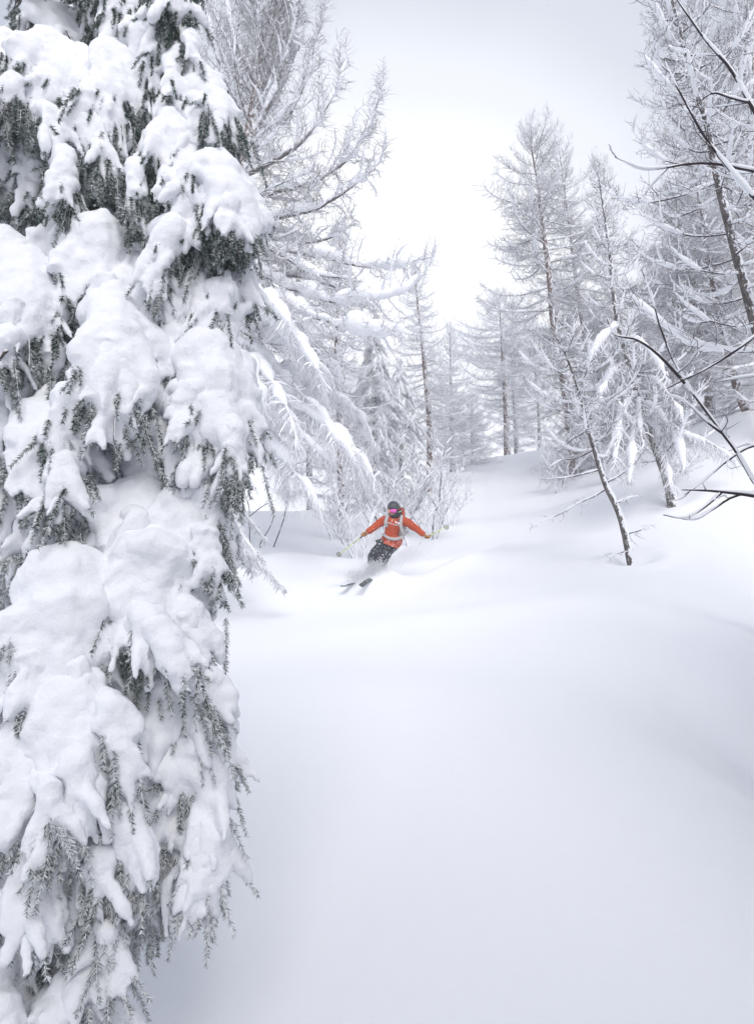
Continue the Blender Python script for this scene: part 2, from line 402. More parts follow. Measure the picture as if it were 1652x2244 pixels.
def plant_tree(name, label, group, pts, Ys, r0, nb, Lmax, keys, first=0.15, shape='cone', matb=None, lean=None, seed=0, cat='tree', sink=0.35, drop=0, sc=1.0, face=None):
    """pts: photograph points of the trunk from base to top; Ys: distance"""
    rg = np.random.default_rng(seed + 100)
    P3 = []
    for i, (px, py) in enumerate(pts):
        Y = Ys + (lean or 0) * i / (len(pts) - 1)
        P3.append(stand(px, Y) if (i == 0) else at(px, py, Y))
    P3 = np.array(P3); base = P3[0].copy(); P3[0][2] -= sink
    WELLS.append((base[0], base[1], r0 * 3 + 0.15))
    root = empty(name, base, label, cat, group)
    me, Q, s = trunk_mesh(P3 - base, r0, 0.012, matb or M_bark_red)
    tk = link('trunk', me, root)
    if r0 < .12 and matb is M_bark_grey and group.startswith('young'):
        tb = Tubes(); m0, m1 = int(.06 * len(Q)), int(.75 * len(Q)); qq = resample(Q[m0:m1], 90); rr_ = r0 * (1 - np.linspace(.06, .75, 90)) ** .9
        lump = np.clip(.62 + .7 * fbm(qq, 3.2, 3, seed), .12, 1.2); lump[0] = lump[-1] = .05
        tb.add(qq + np.stack([rr_ * .62, -rr_ * .15, rr_ * .45], 1), rr_ * lump, 9, 0); link('snow_load', tb.mesh('snow_load', (M_fsnow,)), tk)
    H = np.linalg.norm(P3[-1] - P3[0]); k0, k1, k2 = keys
    ga = rg.random() * 6
    for i in range(nb):
        f = first + (1 - first) * ((i + rg.random()) / nb) ** 0.9
        f = min(f, 0.995); j = f * (len(Q) - 1); a = int(j); q = Q[a] * (1 - (j - a)) + Q[min(a + 1, len(Q) - 1)] * (j - a)
        g = (f - first) / (1 - first)
        if shape == 'cone': Ld = Lmax * (0.06 + 0.94 * (1 - g) ** 0.85)
        elif shape == 'column': Ld = Lmax * (0.10 + 0.9 * min(1, (1 - g) * 2.4) ** 0.7) * (0.75 + 0.25 * g if g < .3 else 1)
        Ld *= 0.65 + 0.6 * rg.random()
        key = k0 if g < 0.45 else (k1 if g < 0.8 else k2)
        Lm, m = LIB[key][int(rg.integers(len(LIB[key])))]
        ga += 2.4 + rg.normal() * 0.5
        az = ga
        if face is not None and rg.random() < face[1]: az = face[0] + rg.normal() * 0.6
        b = link('branch', m, root, Vector(q))
        tilt = (-0.25 * (1 - g) + 0.25 * g) * drop
        b.rotation_euler = (rg.normal() * 0.12, -tilt + rg.normal() * 0.10, az)
        k = Ld / Lm; b.scale = (k, max(k, .55), max(k, .6))
    return root

# ------------------------------------------------------------------ what stands where
G_FAR = 'frosted larches standing at the head of the slope'
BIG = dict(pts=[(515, 1110), (500, 930), (487, 740), (505, 560), (530, 400), (552, 270), (578, 120), (600, 0), (625, -160)], Y=15.5)
TREES = [
 # name, label, pts, Y, r0, nbranches, Lmax, keys, first, shape, kw
 ('larch_tree', 'tallest larch right of the run, reddish trunk under a ragged frosted top',
  [(1262, 965), (1243, 880), (1215, 720), (1203, 600), (1186, 470), (1176, 390), (1158, 300)], 25, .21, 84, 2.6, 'old', .07, 'column', dict(seed=1)),
 ('larch_tree', 'frosted larch close behind the tallest one, its top just lower and further right',
  [(1300, 970), (1290, 800), (1265, 640), (1245, 480), (1225, 330)], 27, .16, 66, 2.2, 'old', .03, 'column', dict(seed=2)),
 ('larch_tree', 'short pale larch right of the sky gap, with a bare reddish lower trunk',
  [(1112, 975), (1108, 880), (1102, 790), (1098, 720), (1092, 650)], 36, .20, 80, 2.8, 'far', .08, 'column', dict(seed=3)),
 ('larch_tree', 'thin grey frosted larch stem standing close right of the short pale larch',
  [(1133, 985), (1128, 900), (1122, 830), (1118, 740)], 37, .16, 40, 2.0, 'far', .12, 'column', dict(seed=4, matb='g')),
 ('larch_tree', 'frosted larch with a patchy brown trunk standing left of the run, behind the alder thicket',
  [(944, 1000), (942, 930), (934, 840), (926, 760), (915, 660), (908, 580)], 27, .17, 84, 2.3, 'far', .10, 'cone', dict(seed=5)),
 ('larch_tree', 'fine-twigged pale larch to the right of the patchy brown trunk, next to the sky gap',
  [(992, 1012), (990, 930), (988, 850), (986, 725)], 31, .15, 84, 2.4, 'far', .05, 'cone', dict(seed=6, matb='g')),
 ('larch_tree', 'low frosted larch, last and lowest left of the run, at the brow',
  [(1034, 1010), (1034, 950), (1032, 880)], 33, .10, 60, 1.9, 'far', .04, 'cone', dict(seed=7, matb='g')),
 ('larch_tree', 'larch whose pale top shows just above the longest snowy bough of the old larch',
  [(752, 1060), (745, 930), (738, 790), (742, 640), (745, 500)], 22, .16, 84, 2.3, 'far', .18, 'cone', dict(seed=8)),
 ('larch_tree', 'pale frosted larch filling the gap between the thicket and the big larch',
  [(680, 1080), (676, 900), (668, 760), (662, 640)], 26, .14, 60, 2.6, 'far', .08, 'cone', dict(seed=9, matb='g')),
 ('larch_tree', 'small hazy larch low between the short pale larch and the tallest larch',
  [(1185, 985), (1180, 900), (1172, 800), (1168, 700)], 38, .14, 70, 2.6, 'far', .01, 'cone', dict(seed=10, matb='g')),
 ('larch_tree', 'frosted larch whose bushy top shows just under the long bare branch',
  [(1560, 930), (1545, 800), (1525, 680), (1500, 560), (1478, 430)], 22, .17, 80, 2.6, 'old', .10, 'column', dict(seed=11)),
 ('larch_tree', 'frosted larch with a leaning dark red trunk, near the right edge above the snowbank',
  [(1655, 960), (1618, 860), (1588, 740), (1560, 610), (1542, 500), (1520, 380)], 20, .16, 66, 2.2, 'old', .10, 'column', dict(seed=12)),
 ('larch_tree', 'tall dense grey larch cut off by the right edge of the frame',
  [(1700, 960), (1690, 700), (1672, 480), (1655, 260), (1640, 60), (1630, -100)], 17, .22, 84, 2.3, 'old', .10, 'column', dict(seed=13)),
 ('larch_tree', 'frosted larch standing between the leaning dark red trunk and the snow-laden young larch',
  [(1490, 985), (1480, 880), (1462, 780), (1445, 690), (1432, 600)], 27, .14, 80, 2.4, 'old', .02, 'cone', dict(seed=14)),
 ('larch_tree', 'bushy frosted larch, boughs down to the snow, between slim bent larch and tallest',
  [(1325, 990), (1318, 900), (1308, 800), (1300, 700)], 24, .11, 90, 2.2, 'old', .0, 'cone', dict(seed=16, matb='g')),
 ('larch_tree', 'bushy low frosted larch with boughs down to the snow, behind the leaning mossy trunk',
  [(1425, 985), (1418, 900), (1405, 800), (1392, 710)], 25, .11, 90, 2.2, 'old', .0, 'cone', dict(seed=17, matb='g')),
 ('larch_tree', 'frosted larch low behind the slim bent tree, right of the tallest larch',
  [(1372, 985), (1366, 900), (1355, 800), (1345, 690), (1335, 600)], 29, .14, 84, 2.6, 'old', .01, 'cone', dict(seed=15)),
]
YOUNG = [
 ('young_larch', 'snow-padded young larch on a leaning mossy trunk, its top between two taller larches',
  [(1476, 1127), (1462, 1060), (1438, 990), (1408, 900), (1378, 800), (1350, 690), (1336, 560), (1322, 460), (1308, 368)], 16.5, .115, 84, 1.7, .20, 'cone', dict(seed=21)),
 ('young_larch', 'slim larch leaning far over to the left with a snow-capped bent top',
  [(1389, 1219), (1360, 1140), (1325, 1060), (1297, 970), (1280, 900), (1262, 840), (1238, 775), (1215, 735)], 13.4, .065, 40, 1.1, .38, 'column', dict(seed=22)),
 ('young_larch', 'tall snow-laden young larch filling the upper right corner with upcurved twigs',
  [(1745, 1060), (1700, 900), (1655, 720), (1612, 560), (1572, 400), (1552, 290), (1525, 190), (1495, 80), (1466, -20), (1440, -120)], 9.0, .075, 80, 1.65, .16, 'cone', dict(seed=23)),
]
FIRS = [
 ('spruce_tree', 'dense grey-green spruce furred with rime, in the shade behind the alder thicket',
  [(822, 1065), (824, 900), (822, 800), (818, 700)], 23, .12, 150, 1.5, .04, dict(seed=31)),
 ('spruce_tree', 'low rimed spruce half hidden between the big larch and the thicket',
  [(880, 1040), (880, 950), (878, 860), (876, 780)], 25, .11, 90, 1.3, .04, dict(seed=32)),
]
ALDER = [((790, 1150), 15.5, 1.9, 61), ((850, 1095), 18, 2.6, 62), ((905, 1110), 17.5, 2.7, 63), ((945, 1085), 18.5, 2.5, 64), ((985, 1055), 20, 2.4, 65),
         ((880, 1080), 19, 3.0, 66), ((830, 1085), 19.5, 3.1, 67), ((740, 1100), 18, 2.2, 68), ((1225, 985), 23, 2.0, 69), ((1345, 1000), 21, 2.1, 70), ((1450, 1010), 21, 2.0, 71)]
for T in TREES + YOUNG + FIRS:
    b = stand(T[2][0][0], T[3]); WELLS.append((b[0], b[1], T[4] * 3 + .2))
b = stand(515, BIG['Y']); WELLS.append((b[0], b[1], .9))

# ------------------------------------------------------------------ ground
def axis(parts):
    a = []
    for lo, hi, st in parts: a += list(np.arange(lo, hi, st))
    return np.array(a + [parts[-1][1]])
gx = axis([(-120, -30, 6), (-30, -10, 1.0), (-10, -5, .25), (-5, 6, .07), (6, 14, .2), (14, 40, 1.0), (40, 120, 6)])
gy = axis([(-60, -6, 4), (-6, 1, .5), (1, 16, .07), (16, 46, .22), (46, 80, 1.0), (80, 160, 6)])
X, Y = np.meshgrid(gx, gy)
Z = ground(X, Y)
V = np.stack([X, Y, Z], -1).reshape(-1, 3)
nx, ny = len(gx), len(gy)
i = np.arange(ny - 1)[:, None] * nx + np.arange(nx - 1)[None]
Q = np.stack([i, i + 1, i + nx + 1, i + nx], -1).reshape(-1, 4)
g = link('ground', mesh_np('ground', V, Q, None, (M_ground,)))
tag(g, kind='structure')

# ------------------------------------------------------------------ trees
KEYS = {'old': ('old_low', 'old_mid', 'old_top'), 'far': ('far_low', 'far_mid', 'far_top')}
for nm, lab, pts, Yd, r0, nb, Lm, kk, first, shape, kw in TREES:
    mb = M_bark_grey if kw.get('matb') == 'g' else M_bark_red
    plant_tree(nm, lab, G_FAR, pts, Yd, r0, int(nb * 1.1), Lm, KEYS[kk], first, shape, matb=mb, seed=kw['seed'])
for nm, lab, pts, Yd, r0, nb, Lm, first, shape, kw in YOUNG:
    yt = plant_tree(nm, lab, 'young larches loaded with snow', pts, Yd, r0, nb, Lm, ('heavy_low', 'heavy_low', 'heavy_top'), first, shape, matb=M_bark_grey, seed=kw['seed'])
    if kw['seed'] == 22: slim = yt
    if kw['seed'] == 21: mossy = yt
for nm, lab, pts, Yd, r0, nb, Lm, first, kw in FIRS:
    plant_tree(nm, lab, 'rimed spruces behind the thicket', pts, Yd, r0, nb, Lm, ('spruce_low', 'spruce_low', 'spruce_top'), first, 'cone', matb=M_bark_grey, seed=kw['seed'])

# sagging snow-loaded boughs low on the leaning mossy trunk
SAG = dict(HANGP, r0=.03, snow=.075, snow2=.015, sp2=.05, zr=1.6, l2=.42, l3=.22, hang=2, lh=.3)
# the big larch, its long boughs laid out one by one
def custom_branch(root, base, pts, Y, p, seed, name='branch', mats=None, n=None):
    """pts: (px, py[, dY]); wood and snow of one bough"""
    rg = np.random.default_rng(seed)
    P = np.array([at(q[0], q[1], Y + (q[2] if len(q) > 2 else 0)) for q in pts])
    L = np.sum(np.linalg.norm(np.diff(P, axis=0), axis=1))
    C = resample(P, n or max(14, int(L * 9))); C = C + 0.012 * L * np.stack([fbm(C, 2.5, 2, seed), 0 * C[:, 0], fbm(C, 2.5, 2, seed + 9)], 1)
    tb = Tubes(); tree_lines(tb, C - base, p, rg)
    wood, snow = Tubes(), Tubes()
    for (k, sd_, m), Lst in tb.g.items(): (snow if m else wood).g[(k, sd_, 0)] = Lst
    o = link(name, wood.mesh(name, ((mats or MF)[0],)), root)
    if snow.g: link('snow_load', snow.mesh('snow_load', ((mats or MF)[1],)), o)
    return o
LOWT = dict(r0=.016, rt=.003, l2=.38, z2=-.1, curl=-.1, r2=.006, sp2=.10, sp3=.07, l3=.10, z3=-.2, curl3=-.1, r3=.0035, snow=.016, snow2=.008, hang=0, lh=.1, fwd=.7, sf=4)
for k, pts in enumerate(([(1326, 1073), (1300, 1088), (1265, 1105), (1225, 1128), (1190, 1142), (1162, 1158)], [(1312, 1030), (1275, 1040), (1230, 1048), (1180, 1050)],
                         [(1300, 985), (1262, 1005), (1225, 1010), (1195, 1030)], [(1290, 940), (1250, 965), (1215, 1000)], [(1345, 1105), (1375, 1092), (1400, 1085)],
                         [(1372, 1170), (1400, 1163), (1425, 1150)], [(1385, 1205), (1355, 1212), (1330, 1222)], [(1325, 1060), (1360, 1040), (1395, 1010), (1410, 985)])):
    custom_branch(slim, np.array(slim.location), pts, 13.4, LOWT, 450 + k, 'branch', (M_twig_dark, M_fsnow))
for k, pts in enumerate(([(1400, 880), (1440, 900), (1480, 960), (1500, 1030)], [(1395, 860), (1370, 890), (1350, 960), (1345, 1020)], [(1410, 910), (1450, 960), (1462, 1020), (1468, 1070)],
                         [(1405, 900), (1385, 940), (1385, 1000), (1378, 1060)], [(1385, 820), (1430, 830), (1470, 870), (1500, 930)], [(1375, 790), (1345, 810), (1315, 860), (1300, 920)],
                         [(1365, 740), (1400, 750), (1440, 790), (1465, 840)], [(1358, 710), (1330, 730), (1300, 770), (1285, 820)], [(1415, 930), (1480, 950), (1560, 975), (1610, 1010)], [(1400, 870), (1400, 920), (1410, 980)])):
    custom_branch(mossy, np.array(mossy.location), [(a, b_, -.35 * i) for i, (a, b_) in enumerate(pts)], 16.5, SAG, 480 + k, 'branch', (M_twig, M_fsnow))
P3 = np.array([stand(*(BIG['pts'][0][0], BIG['Y']))] + [at(px, py, BIG['Y']) for px, py in BIG['pts'][1:]])
bbase = P3[0].copy(); P3[0][2] -= .3
big = empty('larch_tree', bbase, 'big old larch with long sweeping snowy boughs, right behind the huge near spruce', 'tree')
me, Qb, sb = trunk_mesh(P3 - bbase, .27, .05, M_bark_red)
link('trunk', me, big)
BL = dict(OLD, r0=.075, rt=.008, l2=1.15, snow=.085, snow2=.022, sp2=.085, r3=.006)
BU = dict(BL, z2=.15, curl=.3, z3=.0, curl3=.1, hang=0, snow=.07, sp2=.11)
BH = dict(HANGP, r0=.05, l2=.62, sp2=.045, sp3=.045, z2=-.3, curl=-.25, zr=1.7, l3=.26, snow=.10, snow2=.016, sc=.7)
LONG = [
 (BL, [(500, 640), (560, 600), (640, 632), (720, 655), (800, 655), (870, 640), (912, 612), (935, 592)], -1.5, dict(snow=.12, sc=.9)),
 (BL, [(500, 560), (600, 545), (700, 560), (790, 582), (860, 582), (915, 570), (952, 560)], -.6, dict(snow=.09, sc=.8)),
 (BL, [(490, 660), (600, 665), (680, 690), (760, 718), (840, 728), (918, 738)], -2.0, dict(snow=.15, sc=.9)),
 (BL, [(530, 480), (580, 478), (640, 470), (700, 452), (770, 410), (820, 365), (850, 320)], 0, {}),
 (BL, [(530, 430), (600, 420), (680, 400), (760, 350), (810, 270), (830, 215), (838, 160)], .3, {}),
 (BU, [(540, 380), (600, 350), (660, 310), (710, 240), (745, 170), (765, 110)], 0, {}),
 (BU, [(545, 340), (590, 300), (640, 240), (675, 160), (700, 70), (712, 0)], .5, {}),
 (BU, [(548, 310), (580, 250), (610, 170), (635, 90), (650, 0), (655, -60)], -.5, {}),
 (BU, [(560, 220), (600, 150), (640, 80), (665, 10), (680, -60)], .2, {}),
 (BU, [(565, 200), (545, 150), (520, 90), (500, 20), (490, -50)], -.3, {}),
 (BU, [(552, 260), (520, 220), (490, 160), (468, 90), (450, 10), (440, -60)], .2, {}),
 (BU, [(545, 300), (505, 280), (470, 240), (445, 190), (425, 120)], -.2, {}),
 (BU, [(580, 120), (600, 60), (612, 0), (620, -80)], 0, {}),
 (BU, [(585, 100), (570, 40), (560, -40)], -.3, {}),
 (BL, [(528, 420), (490, 400), (450, 340), (420, 290), (405, 240)], 0, {}),
 (BL, [(530, 460), (490, 430), (450, 420), (410, 400)], .5, {}),
 (BH, [(490, 740), (560, 770), (620, 830), (680, 880), (720, 930)], -1.0, {}),
 (BH, [(488, 790), (560, 820), (620, 860), (700, 920), (770, 990), (830, 1060)], -1.6, {}),
 (BH, [(490, 860), (560, 890), (620, 920), (690, 980), (740, 1030)], -2.2, {}),
 (BH, [(495, 930), (560, 950), (610, 990), (660, 1050), (700, 1110)], -2.8, {}),
 (BH, [(495, 900), (550, 910), (590, 960), (620, 1030), (640, 1090)], -1.4, {}),
 (BH, [(488, 700), (560, 690), (620, 720), (690, 790), (740, 870)], .4, {}),
 (BH, [(487, 760), (540, 790), (570, 850), (590, 920)], -2.4, {}),
 (BH, [(492, 640), (590, 655), (660, 730), (720, 800), (760, 880)], 1.0, {}),
 (BH, [(495, 820), (600, 800), (700, 850), (780, 900), (830, 980)], .8, {}),
 (BH, [(500, 690), (580, 700), (640, 740), (690, 800), (715, 860)], -2.6, {}),
 (BH, [(495, 780), (560, 800), (600, 850), (640, 920), (660, 990)], -3.0, {}),
 (BH, [(495, 880), (590, 880), (680, 910), (750, 970), (790, 1040)], -2.6, {}),
 (BH, [(500, 610), (570, 640), (620, 690), (650, 760)], -2.4, {}),
 (BL, [(505, 520), (590, 510), (660, 530), (730, 520), (780, 480)], .8, {}),
 (BL, [(510, 600), (600, 600), (680, 610), (760, 640), (830, 690)], 1.2, {}),
 (BL, [(500, 700), (560, 740), (640, 760), (700, 790), (760, 800)], -.8, {}),
 (BL, [(525, 500), (560, 520), (620, 560), (700, 600), (780, 610)], -1.0, {}),
]
for k, (p, pts, dY, kw) in enumerate(LONG):
    n = len(pts)
    pp = [(a, b_, dY * min(1, i / (n - 1) * 1.5)) for i, (a, b_) in enumerate(pts)]
    custom_branch(big, bbase, pp, BIG['Y'], dict(p, **kw), 300 + k, mats=(M_twig_white, M_fsnow) if (p is BH or k < 3) else None)
rg = np.random.default_rng(77)
for k in range(70):
    f = .28 + .70 * (k + rg.random()) / 70; j = f * (len(Qb) - 1); a = int(j); q = Qb[a]
    key = 'old_low' if f < .45 else ('old_mid' if f < .6 else 'old_top')
    Lm, m = LIB[key][int(rg.integers(len(LIB[key])))]
    o = link('branch', m, big, Vector(q)); kx = (2.0 * (1.1 - .4 * f)) * (.6 + .6 * rg.random()) / Lm
    if key == 'old_top': kx *= 1.3
    o.scale = (kx, max(kx, .7), max(kx, .8)); o.rotation_euler = (rg.normal() * .12, rg.normal() * .12 - (.35 if f > .6 else 0), k * 2.4 + rg.random())

# ------------------------------------------------------------------ alder thicket and bare shrubs
def shrub(name, label, group, base, H, ns, p, mats, seed, spread=.62, r=.02, cat='shrub'):
    rg = np.random.default_rng(seed); root = empty(name, base, label, cat, group)
    for i in range(ns):
        a = rg.random() * 6.283; l = spread * (.2 + rg.random()); h = H * (.6 + .5 * rg.random()); n = 12; s = np.linspace(0, 1, n)
        P = np.stack([.12 * math.cos(a) + l * h * math.cos(a) * s ** 1.4, .12 * math.sin(a) + l * h * math.sin(a) * s ** 1.4, h * s - .15], 1)
        P += (.10 * H * fbm(P + rg.random() * 40, 1.6, 2)[:, None] * np.array((1, .6, .1))) * s[:, None]
        tb = Tubes(); tree_lines(tb, P, dict(p, r0=r * (.7 + .6 * rg.random())), rg)
        link('stem', tb.mesh('stem', mats), root)
    return root
AL = dict(r0=.02, rt=.005, l2=.62, z2=.45, curl=.15, r2=.008, sp2=.10, sp3=.08, l3=.28, z3=.25, curl3=.2, r3=.005, snow=.020, snow2=.021, hang=0, lh=.2, fwd=.6, start=.2)
for k, ((px, py), Yd, H, sdn) in enumerate(ALDER):
    where = ['nearest the skier, left of the helmet', 'directly behind the helmet, snow in its forks', 'right of the helmet, fanning outward', 'middle of the thicket\'s right half',
             'at the right-hand end of the thicket', 'tallest, in the middle of the thicket', 'tall, at the back of the thicket by the spruce', 'at the left end, under the big larch boughs',
             'low at the foot of the tallest right-hand larch', 'behind the bare stem of the slim leaning larch', 'behind the mossy leaning trunk, near the snowbank'][k]
    shrub('alder_shrub', 'snow-covered alder shrub ' + where, 'alder shrubs of the snowy thicket', stand(px, Yd), H * .92, 4, AL, (M_twig, M_fsnow), sdn)
bare = empty('bare_shrub', hit(568, 1200), 'thin bare twiggy shrub alone on the white slope left of the skier', 'shrub')
bb = np.array(bare.location); BY = float(bb[1])
TW = dict(r0=.011, rt=.004, l2=.16, z2=.3, curl=.2, r2=.004, sp2=.16, sp3=.2, l3=.06, z3=.3, curl3=0, r3=.003, snow=.0, snow2=.008, hang=0, lh=.1, fwd=.6)
for k, pts in enumerate(([(573, 1215), (550, 1195), (548, 1150), (545, 1110), (537, 1075), (535, 1040)], [(572, 1200), (570, 1192), (592, 1155), (600, 1125), (596, 1100)],
                         [(598, 1205), (612, 1170), (624, 1130), (630, 1090), (628, 1040), (626, 1000)], [(549, 1130), (575, 1110), (605, 1095)])):
    custom_branch(bare, bb, pts, BY, TW, 400 + k, 'stem', (M_twig_dark, M_fsnow))

# two trunks and hanging boughs of trees mostly hidden by the near spruce
def lone_trunk(label, pts, Y, r0, boughs, seed, mat=M_bark_red):
    P = np.array([stand(pts[0][0], Y)] + [at(a, b_, Y) for a, b_ in pts[1:]]); base = P[0].copy(); P[0][2] -= .3
    root = empty('spruce_tree', base, label, 'tree'); me, Q, s = trunk_mesh(P - base, r0, .03, mat); link('trunk', me, root)
    rg = np.random.default_rng(seed)
    for k in range(boughs):
        f = .45 + .53 * (k + rg.random()) / boughs; q = Q[int(f * (len(Q) - 1))]
        key = 'spruce_low' if f < .6 else 'spruce_top'; Lm, m = LIB[key][int(rg.integers(3))]
        o = link('branch', m, root, Vector(q)); kx = 1.25 * (1.15 - f) / Lm * 1.5
        o.scale = (kx, kx, kx); o.rotation_euler = (0, 0, k * 2.4)
lone_trunk('spruce showing only a red-brown foot of trunk beside the huge near spruce', [(424, 1312), (432, 1230), (445, 1140), (440, 900), (430, 600)], 10.5, .13, 30, 5)

# unseen spruces added beside and behind the camera to shade the foreground
for k, (x_, y_, h_, lab) in enumerate(((5.0, 1.2, 11, 'tall spruce added for shade beside the photographer, off to the right'), (3.6, -3.6, 13, 'tall spruce added for shade behind the photographer, over the right shoulder'),
         (.3, -5.6, 13, 'tall spruce added for shade straight behind the photographer'), (-2.9, -4.4, 11, 'spruce added for shade behind the photographer, over the left shoulder'), (7.8, -1.4, 13, 'tallest spruce added for shade, far off to the right of the photographer'),
        (6.3, 4.6, 11, 'spruce added for shade outside the right frame edge, beside the bare-branched tree'))):
    bs = np.array((x_, y_, gz(x_, y_))); root = empty('spruce_tree', bs, lab, 'tree', 'unseen spruces added around the photographer for shade')
    me, Q_, _ = trunk_mesh(np.array([(0, 0, -.3), (.05, 0, h_ * .5), (0, 0, h_)]), .22, .03, M_bark_grey); link('trunk', me, root)
    rg = np.random.default_rng(40 + k)
    for q in range(110):
        f = .10 + .89 * q / 110; Lm, m = LIB['spruce_low' if f < .8 else 'spruce_top'][q % 3]
        kx = (2.5 * (1 - f) ** .8 + .25) * (.8 + .4 * rg.random()) / Lm; o = link('branch', m, root, Vector(Q_[int(f * (len(Q_) - 1))])); o.scale = (kx, max(kx, .6) * 1.1, max(kx, .6)); o.rotation_euler = (0, rg.normal() * .1, q * 2.4)

# ------------------------------------------------------------------ bare tree reaching in from the right
NB = dict(r0=.011, rt=.0025, l2=.34, z2=.2, curl=.1, r2=.0045, sp2=.26, sp3=.16, l3=.10, z3=.2, curl3=.1, r3=.003, snow=.009, snow2=.006, hang=0, lh=.1, fwd=.8, sides=7, sf=5)
fb = stand(1800, 4.6)
fore = empty('bare_tree', fb, 'dark bare-branched tree reaching in from the right edge, nearest of all on that side', 'tree')
me, _, _ = trunk_mesh(np.array([(0, 0, -.3), (.05, .1, 1.2), (-.05, .1, 2.6), (.1, 0, 4.2), (.0, -.1, 6.0)]), .07, .02, M_bark_grey, sides=12)
link('trunk', me, fore)
FB = [
 (4.6, [(1760, 1200), (1652, 1060), (1600, 965), (1540, 890), (1490, 815), (1460, 745), (1432, 670), (1400, 590)], dict(r0=.0115, snow=.010)),
 (4.6, [(1500, 840), (1440, 775), (1395, 745), (1350, 735), (1330, 700)], dict(r0=.010)),
 (4.6, [(1596, 960), (1550, 925), (1500, 880), (1455, 860)], dict(r0=.008)),
 (4.6, [(1760, 960), (1652, 975), (1590, 1010), (1540, 1055), (1500, 1085)], dict(r0=.009)),
 (4.2, [(1780, 1110), (1652, 1086), (1580, 1078), (1530, 1075), (1490, 1074)], dict(r0=.017, snow=.012, l2=.12)),
 (4.2, [(1700, 1070), (1610, 1085), (1560, 1115), (1520, 1138), (1470, 1132)], dict(r0=.008, l2=.10)),
 (4.2, [(1580, 1080), (1540, 1115), (1500, 1135), (1452, 1128)], dict(r0=.007, l2=.06)),
 (4.0, [(1790, 400), (1652, 374), (1590, 362), (1520, 356), (1450, 368), (1400, 370), (1345, 345)], dict(r0=.010, snow=.013)),
 (3.6, [(1750, 520), (1652, 432), (1600, 370), (1545, 300), (1515, 250), (1480, 180), (1455, 130)], dict(r0=.010, snow=.010)),
 (3.6, [(1780, 220), (1652, 225), (1600, 215), (1555, 205), (1510, 245)], dict(r0=.008)),
 (3.6, [(1760, 420), (1652, 238), (1600, 150), (1540, 80), (1470, -20)], dict(r0=.014, snow=.012)),
 (4.2, [(1770, 640), (1652, 740), (1580, 790), (1500, 830), (1460, 850)], dict(r0=.010)),
 (4.2, [(1790, 800), (1652, 822), (1600, 830), (1560, 838)], dict(r0=.008)),
]
for k, (Yd, pts, kw) in enumerate(FB):
    custom_branch(fore, fb, pts, Yd, dict(NB, **kw), 500 + k, 'branch', (M_twig_near, M_fsnow))

# ------------------------------------------------------------------ the near spruce under its load of snow
TRX, TRY = -2.15, 3.75
sp_base = np.array((TRX, TRY, gz(TRX, TRY)))
spruce = empty('spruce_tree', sp_base, 'huge near spruce filling the left side, its boughs buried under thick snow', 'tree')
tp = np.array([(0, 0, -.3), (.0, 0, 1.5), (.03, 0, 3.2), (.0, .02, 5.2), (.0, 0, 7.0)])
me, Qs, _ = trunk_mesh(tp, .20, .05, M_bark_grey, sides=14); link('trunk', me, spruce)
VIEW = np.array((0, 0, 0.))

def capsule(tb, P, rad):
    """closed tube, ready to be fused with its neighbours"""
    P = np.asarray(P, float); rad = np.asarray(rad, float)
    a = P[0] - nrm(P[1] - P[0]) * rad[0] * .7; b = P[-1] + nrm(P[-1] - P[-2]) * rad[-1] * .7
    PP = np.vstack([a, P, b]); RR = np.concatenate([[rad[0] * .25], rad, [rad[-1] * .25]])
    tb.append((PP, RR))
def fused(caps, voxel, name, mat, seed, sm=3, amp=1.0):
    t = Tubes(); k = 8
    for P, r in caps: t.add(P, r, k)
    V, Q, _ = t.arrays()
    # caps on both ends
    tris = []; off = 0
    for (n, kk, m), L in t.g.items():
        for _ in L:
            for j in range(1, kk - 1):
                tris.append((off, off + j + 1, off + j)); e = off + (n - 1) * kk; tris.append((e, e + j, e + j + 1))
            off += n * kk
    me = mesh_np('tmp', V, Q, tris)
    o = bpy.data.objects.new('tmp', me); COL.objects.link(o)
    md = o.modifiers.new('r', 'REMESH'); md.mode = 'VOXEL'; md.voxel_size = voxel; md.use_smooth_shade = True
    ms = o.modifiers.new('s', 'SMOOTH'); ms.factor = .6; ms.iterations = sm
    dg = bpy.context.evaluated_depsgraph_get()
    m2 = bpy.data.meshes.new_from_object(o.evaluated_get(dg)); m2.name = name
    bpy.data.objects.remove(o); bpy.data.meshes.remove(me)
    nV = len(m2.vertices); co = np.empty(nV * 3, np.float32); m2.vertices.foreach_get('co', co); co = co.reshape(-1, 3).astype(float)
    no = np.empty(nV * 3, np.float32); m2.vertex_normals.foreach_get('vector', no); no = no.reshape(-1, 3)
    d = 0.022 * fbm(co, 6.0, 2, seed) + 0.009 * fbm(co, 26.0, 2, seed + 5) + .004 * vnoise(co, 75.0, seed + 8)
    co += no * (d * amp)[:, None]
    m2.vertices.foreach_set('co', co.astype(np.float32).ravel()); m2.materials.clear(); m2.materials.append(mat)
    m2.polygons.foreach_set('use_smooth', np.ones(len(m2.polygons), bool)); m2.update()
    return m2

